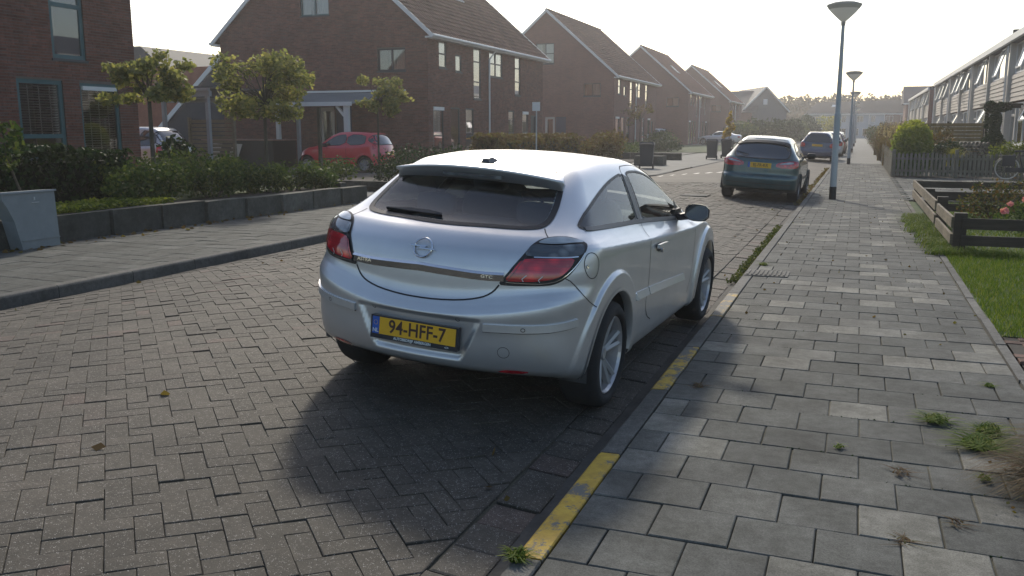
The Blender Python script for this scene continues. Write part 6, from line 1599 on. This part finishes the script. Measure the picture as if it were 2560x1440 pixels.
for k in range(9): b=MB();b.box(2.3,5.4,47.5,47.54,.35+k*.17,.35+k*.17+.155);b.build('plank',M['yfence'],t)
for x in (2.3,3.9,5.4): b=MB();b.box(x-.05,x+.05,47.54,47.64,0,1.95);b.build('post',M['woodx'],t)
t=thing('log_stack','small stack of pale ended logs by the picket fence','log stack',(3.7,35.6,0))
for r in range(4):
    for c in range(8): y=35.3;xx=3.3+c*.125+(.06 if r%2 else 0);b=MB();b.tube([(xx,y,.75+r*.11),(xx,y+.35,.75+r*.11)],.055,7);b.build('log',M['bark' if (r+c)%3 else 'picket'],t)
b=MB();b.box(3.2,4.4,35.3,35.7,0,.69);b.build('base',M['woodx'],t)
# shrubs on the right
def tuft(name,label,x,y,z,r,h,n,m,spread=.8,cat='grass tuft',wid=.006,group=None,kind=None,parent=None,droop=.5,seg=3,jit=.3):
    V=[];F=[];T=[];base=0
    for k in range(n):
        a=random.random()*6.28;r0=r*jit*math.sqrt(random.random());d=(math.cos(a),math.sin(a));hh=h*random.uniform(.55,1.05);out=r*spread*random.uniform(.2,1.1)
        px,py=x+r0*math.cos(a*3.1),y+r0*math.sin(a*3.1);side=(-d[1]*wid,d[0]*wid);t_=random.random()
        for s in range(seg+1):
            f=s/seg;xx=px+d[0]*out*f**1.5;yy=py+d[1]*out*f**1.5;zz=z+hh*(f-droop*f*f*f);w=(1-f*.85)
            V+=[(xx-side[0]*w,yy-side[1]*w,zz),(xx+side[0]*w,yy+side[1]*w,zz)];T+=[t_,t_]
        for s in range(seg):F.append((base+2*s,base+2*s+1,base+2*s+3,base+2*s+2))
        base+=2*(seg+1)
    if parent is not None: return obj(name,V,F,m,parent,tint=T)
    o=obj(name,V,F,m,None,tint=T)
    if kind: o['kind']=kind
    else: tag(o,label,cat,group)
    return o
t=thing('round_bush','feathery yellow-green bush, pruned round, behind the corner of the picket fence','bush',(1.75,33.6,0))
P=blobs(5200,[(1.7,33.7,1.05,.66,.66,.85),(1.75,33.7,.5,.6,.6,.5)]);leaves('foliage',P,.06,M['leaf_bush'],t,tint=np.clip((P[:,2]-.25)/1.7+RNG.normal(size=len(P))*.12,0,1),elong=2.6)
b=MB();[b.tube([(1.7,33.7,0),(1.7+random.gauss(0,.25),33.7+random.gauss(0,.25),1.3)],[.02,.006],4) for _ in range(9)];b.build('stems',M['bark'],t)
shrub('dark_shrub','dark green shrub right of the round feathery bush',2.75,34.6,0,.65,.6,1.25,1900,M['leaf_dk'],.07)
tuft('variegated_plant','pale striped sword-leaved plant behind the picket fence',3.0,33.4,.35,.75,.95,240,M['leaf_yg'],.9,'plant',.014,droop=.35)
shrub('yellow_shrub','yellow-green leafy shrub behind the bicycle at the right edge',5.0,33.5,.2,1.1,.5,1.0,2600,M['leaf_cover'],.06)
t=thing('conifer','narrow dark conifer standing against the row house porch','tree',(4.45,36.0,0))
P=RNG.random((6500,3));hh=P[:,2]*2.25+.12;rr_=.42*(1-(P[:,2])**2.2)*(.72+.28*np.sin(hh*7))+.05;aa=P[:,0]*6.283;q=rr_*P[:,1]**.3
leaves('foliage',np.stack([4.45+q*np.cos(aa),36.+q*np.sin(aa),hh],1),.06,M['leaf_dk'],t);b=MB();b.tube([(4.45,36,0),(4.45,36,2.1)],[.05,.01],6);b.build('trunk',M['bark'],t)
t=thing('porch_trellis','leafy porch frame against the first row house beside the conifer','porch',(4.9,38.5,0))
b=MB();b.box(4.4,5.5,38.0,38.08,2.35,2.45);b.box(4.38,4.44,38.0,38.1,0,2.4);b.box(4.3,5.55,37.9,39.6,2.45,2.52);b.build('frame',M['woodx'],t)
leaves('climber',blobs(700,[(4.5,38,2.4,.22,.2,.22),(4.9,38,2.4,.3,.2,.18),(4.42,38,1.9,.07,.1,.5)]),.09,M['leaf_dk'],t)
# tall ornamental grasses beside the pavement
gl=[(1.35,36.2,1.5),(1.3,38.2,1.55),(1.45,40.5,1.7),(1.2,43,1.6),(1.5,46,1.75),(1.1,50,1.6),(1.3,55,1.8),(1.1,61,1.8)]
nm=['first','second','third','fourth','fifth','sixth','seventh','eighth']
for i,(x,y,h) in enumerate(gl):
    t=thing('ornamental_grass','%s russet clump of tall grass beside the pavement beyond the round bush'%nm[i],'grass clump',(x,y,0),group='tall grasses beside the pavement')
    tuft('blades','',x,y,0,.62,h*.9,200,M['straw'],.9,parent=t,wid=.012+.003*i,droop=.25)
    P=[]
    for k in range(7):
        a=random.random()*6.28;rr_=.4*random.random();cx,cy_=x+rr_*math.cos(a),y+rr_*math.sin(a);cz=h*random.uniform(.85,1.1)
        for j in range(14):P.append((cx+random.gauss(0,.02),cy_+random.gauss(0,.02),cz+random.gauss(0,.08)))
    leaves('plumes',P,.045,M['plume'],t)
for i,(x,y,r,h,m_) in enumerate([(2.6,38.5,.9,1.5,'leaf_br'),(2.8,42,1.0,1.8,'leaf_au'),(2.4,45.5,1.0,1.9,'leaf_br'),(2.6,52,1.1,1.9,'leaf_md'),(1.9,58,1.0,2.0,'leaf_br'),(1.9,66,1.0,2.1,'leaf_au'),(1.8,75,1.1,2.2,'leaf_br'),(1.6,88,1.2,2.1,'leaf_md'),(1.6,104,1.3,2.1,'leaf_au')]):
    shrub('front_garden_shrub',['russet shrub behind the first tall grasses','autumn shrub before the yellow wooden screen','red-brown shrub left of the yellow wooden screen','green shrub beyond the yellow wooden screen','brown shrub halfway along the row houses','golden shrub further along the row houses','tall brown shrub near the end of the first row','green shrub before the second row','last autumn shrub before the far terrace'][i],x,y,0,r,r,h,1300,M[m_],.085,'front garden shrubs on the right')
# rose bushes inside the low fence
t=thing('flowering_shrub','loose brownish flowering shrub behind the roses inside the low fence','shrub',(2.25,17.2,0))
leaves('foliage',blobs(1300,[(2.2,17.2,.36,.45,.45,.3),(2.5,17.4,.5,.3,.35,.2),(1.95,17.1,.25,.3,.3,.2)],.05),.035,M['leaf_mx'],t);b=MB();[b.tube([(2.2,17.2,0),(2.2+random.gauss(0,.25),17.2+random.gauss(0,.25),random.uniform(.4,.75))],[.01,.003],4) for _ in range(14)];b.build('stems',M['bark'],t)
t=thing('rose_bush','pink flowering rose bush behind the low board fence at the right edge','rose bush',(2.4,14.8,0))
leaves('foliage',blobs(1500,[(2.35,14.8,.28,.45,.4,.22),(2.75,15,.32,.35,.35,.22)],.03),.035,M['leaf_md'],t)
for (x,y,z,r) in [(2.02,14.5,.40,.055),(2.10,14.6,.50,.04),(2.30,14.7,.56,.045),(2.36,14.55,.52,.035),(2.5,14.8,.56,.04),(2.62,14.6,.42,.045),(2.72,14.7,.50,.05),(2.78,14.55,.44,.05),(2.85,15,.62,.05),(2.45,14.6,.46,.035),(2.95,14.8,.56,.05)]:
    P=blobs(60,[(x,y,z,r,r,r*.8)]);leaves('rose_flower',P,r*.75,M['pink'],t,elong=1.1)
# lawn blades, edge tufts, weeds
def blades(name,n,xf_,yf_,h,m,keep=None,w=.0035,kind='stuff'):
    x=xf_(RNG.random(n),RNG.random(n));y=yf_(RNG.random(n))
    if keep is not None: k=keep(x,y);x,y=x[k],y[k];n=len(x)
    a=RNG.random(n)*6.283;hh=h*(.5+.7*RNG.random(n));lean=RNG.normal(size=(n,2))*hh[:,None]*.45
    dx,dy=np.cos(a)*w,np.sin(a)*w
    V=np.stack([np.stack([x-dx,y-dy,0*x-.003],1),np.stack([x+dx,y+dy,0*x-.003],1),np.stack([x+lean[:,0],y+lean[:,1],hh],1)],1).reshape(-1,3)
    o=obj(name,V,np.arange(3*n).reshape(n,3),m,None,tint=np.repeat(RNG.random(n),3));o['kind']=kind;return o
blades('lawn_grass',52000,lambda a,b:1.10+3.6*a,lambda a:7.5+5.3*a,.045,M['grassm'],w=.004)
blades('lawn_grass_inside_fence',26000,lambda a,b:1.3+5*a,lambda a:12.7+8.6*a,.05,M['grassm'],w=.006)
blades('lawn_grass_left',9000,lambda a,b:-16+4.3*a,lambda a:11+6*a,.06,M['grassm'],w=.01)
i=0
edge=[(1.05,12.35,.16,.17),(1.08,12.9,.2,.22),(1.02,13.5,.18,.19),(1.05,14.2,.2,.22),(.98,15.0,.22,.22),(1.03,15.8,.22,.22),(1.0,16.6,.22,.2),(1.02,17.4,.2,.18),(1.3,12.4,.2,.18),(1.7,12.45,.2,.14)]
for (x,y,r,h) in edge:
    tuft('grass_fringe','',x,y,0,r*1.5,h,260,M['grassm'],1.,kind='stuff',wid=.004,droop=.45,jit=.8);i+=1
o=tuft('sedge','brown weeping grass clump spilling over the pavement at the right corner',.99,4.25,0,.30,.30,2400,M['sedge'],1.1,'grass clump',.0045,droop=.9,seg=6,jit=.6)
tuft('sedge','second brown weeping grass clump behind it at the right corner',1.10,4.72,0,.30,.30,1600,M['sedge'],1.1,'grass clump',.0035,droop=.85,seg=5,jit=.45)
weeds=[(-1.07,2.83,.06,.05,160,'small weed at the near end of the solid yellow kerbstone'),(.66,4.78,.18,.05,360,'largest leafy weed on the pavement, left of the brown grass clump'),(.72,5.0,.12,.06,200,'weed just behind the largest one on the pavement'),(.48,5.12,.12,.04,200,'flat green weed two tile rows beyond the largest weed'),
(.27,4.25,.07,.03,60,'dry brown tuft in a tile joint, centre of the near pavement'),(-.83,5.33,.07,.03,70,'dark mossy tuft near the kerb beside the rear wheel'),(.84,5.95,.06,.03,50,'thin green weed in a joint at the garden side'),(.46,3.75,.05,.03,40,'brown weed stalk in a joint at the lower right'),
(.25,3.5,.06,.025,40,'small dry weed at the bottom of the pavement'),(-.95,10.6,.10,.05,60,'weed on the gutter edge beyond the silver car'),(.0,4.5,.05,.02,30,'faint moss tuft in a joint mid pavement'),(.62,4.3,.05,.03,40,'tiny weed beside the brown grass clump')]
for (x,y,r,h,n,lab) in weeds:
    dry=any(k in lab for k in('dry','brown weed','mossy'))
    tuft('weed',lab,x,y,.002,r*(1.3 if dry else 1),h*(.5 if dry else 1.4),n if not dry else n//2,M['sedge'] if dry else M['grassm'],1.1,'weed',.0045,group='weeds in the pavement joints',droop=.6,jit=.5)
P=np.stack([-1.16+.03*RNG.normal(size=1300),9.6+6.*RNG.random(1300)**1.2,-.07+.05*RNG.random(1300)],1);o=leaves('gutter_moss',P,.024,M['moss'],None);o['kind']='stuff'
P=np.stack([-1.14+.05*RNG.normal(size=900),20+20*RNG.random(900),-.05+.05*RNG.random(900)],1);o=leaves('gutter_moss_beyond',P,.04,M['leaf_br'],None);o['kind']='stuff'
# moss and dirt lines in the joints between the pavement tiles
n=1500;k=RNG.integers(0,30,n);P=np.stack([-.97+1.98*RNG.random(n),3.194+(k-4)*.306+.003*RNG.normal(size=n),-.004+.004*RNG.random(n)],1)
P=P[(np.sin(P[:,0]*3.1+k[:len(P)]*2.7)+.3*np.sin(P[:,0]*11))>.2];o=leaves('joint_moss',P,.007,M['leaf_dk'],None,flat=.6);o['kind']='stuff'
# fallen leaves
def litter(name,n,f,size,m,zf=None):
    P=np.array([f() for _ in range(n)]);
    o=leaves(name,P,size,m,None,flat=.93,elong=1.2);o['kind']='stuff';return o
litter('fallen_leaves',150,lambda:(-10.25+abs(random.gauss(0,.18)),random.uniform(7.5,17.5),.012),.06,M['leaf_br'])
litter('fallen_leaves_road',60,lambda:(lambda x:(x,random.uniform(3,24),road_z(x)+.012))(random.choice([-7.3+abs(random.gauss(0,.15)),-1.3-abs(random.gauss(0,.25)),random.uniform(-7,-1.4)])),.045,M['leaf_br'])
litter('fallen_leaves_pavement',110,lambda:(random.uniform(-1,1.05),random.uniform(7,32),.008),.025,M['leaf_br'])
litter('dead_stalks',240,lambda:(1.02-abs(random.gauss(0,.14)),random.uniform(3.4,4.6),.008),.014,M['straw'])
# bicycle: rear half is in view, but it is built whole
t=thing('bicycle','dark bicycle with pale tyres leaning at the picket fence by the right edge','bicycle',(4.5,32.2,0))
for cx in (4.43,5.53):
    w=bpy.data.objects.new('wheel',None);COL.objects.link(w);w.parent=t;ORG[w.name]=ORG[t.name]
    V=[];F=[];n=40
    for k in range(n):
        a=2*math.pi*k/n
        for j in range(6): c=2*math.pi*j/6;r=.335+.018*math.cos(c);V.append((cx+r*math.cos(a),32.2+.018*math.sin(c),.352+r*math.sin(a)))
    for k in range(n):
        for j in range(6):F.append((k*6+j,((k+1)%n)*6+j,((k+1)%n)*6+(j+1)%6,k*6+(j+1)%6))
    o=obj('tyre',V,F,M['offwhite'],None,smooth=True);o.parent=w;o.location=-Vector(ORG[t.name])
    b=MB()
    for k in range(18): a=2*math.pi*k/18;b.tube([(cx,32.2+(.03 if k%2 else -.03),.352),(cx+.32*math.cos(a),32.2,.352+.32*math.sin(a))],.0022,4,cap=False)
    b.tube([(cx,32.15,.352),(cx,32.25,.352)],.03,8);o=b.build('spokes',M['steel'],None);o.parent=w;o.location=-Vector(ORG[t.name])
b=MB();bb=(4.88,32.2,.30);b.tube([(4.43,32.2,.352),bb],.012,6);b.tube([bb,(4.73,32.2,.85)],.016,6);b.tube([(4.43,32.2,.352),(4.75,32.2,.78)],.010,6);b.tube([(4.76,32.2,.74),(5.30,32.2,.80)],.016,6);b.tube([bb,(5.32,32.2,.72)],.018,6);b.tube([(5.53,32.2,.352),(5.38,32.2,.65),(5.28,32.2,.98)],.014,6)
b.build('frame',M['black'],t)
b=MB();b.box(4.61,4.86,32.12,32.28,.86,.92);b.build('saddle',M['black'],t)
b=MB();b.tube([(5.03,31.95,1.05),(5.24,32.1,1.07),(5.28,32.2,1.04),(5.24,32.3,1.07),(5.03,32.45,1.05)],.012,6);b.build('handlebar',M['steel'],t)
b=MB()
V=[];F=[]
for k in range(11): a=R(70+k*13);V+=[(4.43+.385*math.cos(a),32.17,.352+.385*math.sin(a)),(4.43+.385*math.cos(a),32.23,.352+.385*math.sin(a))]
F=[(2*k,2*k+1,2*k+3,2*k+2) for k in range(10)];b.add(V,F);b.build('mudguard',M['black'],t)
b=MB();b.box(4.20,4.66,32.08,32.32,.74,.76);b.box(4.26,4.63,32.06,32.10,.42,.74);b.build('carrier_bag',M['black'],t)
b=MB();b.box(4.38,4.98,32.14,32.17,.24,.38);b.build('chain_guard',M['black'],t)
# ---------------------------------------------------------------- thin scattering volume, added to imitate lens glare near the sun
GLARE_HAZE=.0012
hm=bpy.data.materials.new('glare_haze');hm.use_nodes=True;ht=hm.node_tree;ht.nodes.clear()
pv=ht.nodes.new('ShaderNodeVolumePrincipled');pv.inputs['Color'].default_value=(1,.97,.96,1);pv.inputs['Density'].default_value=GLARE_HAZE;pv.inputs['Anisotropy'].default_value=.70
ho=ht.nodes.new('ShaderNodeOutputMaterial');ht.links.new(pv.outputs[0],ho.inputs['Volume'])
b=MB();b.box(-130,130,-30,270,-1.3,14.);o=b.build('glare_haze',hm);o['kind']='stuff'
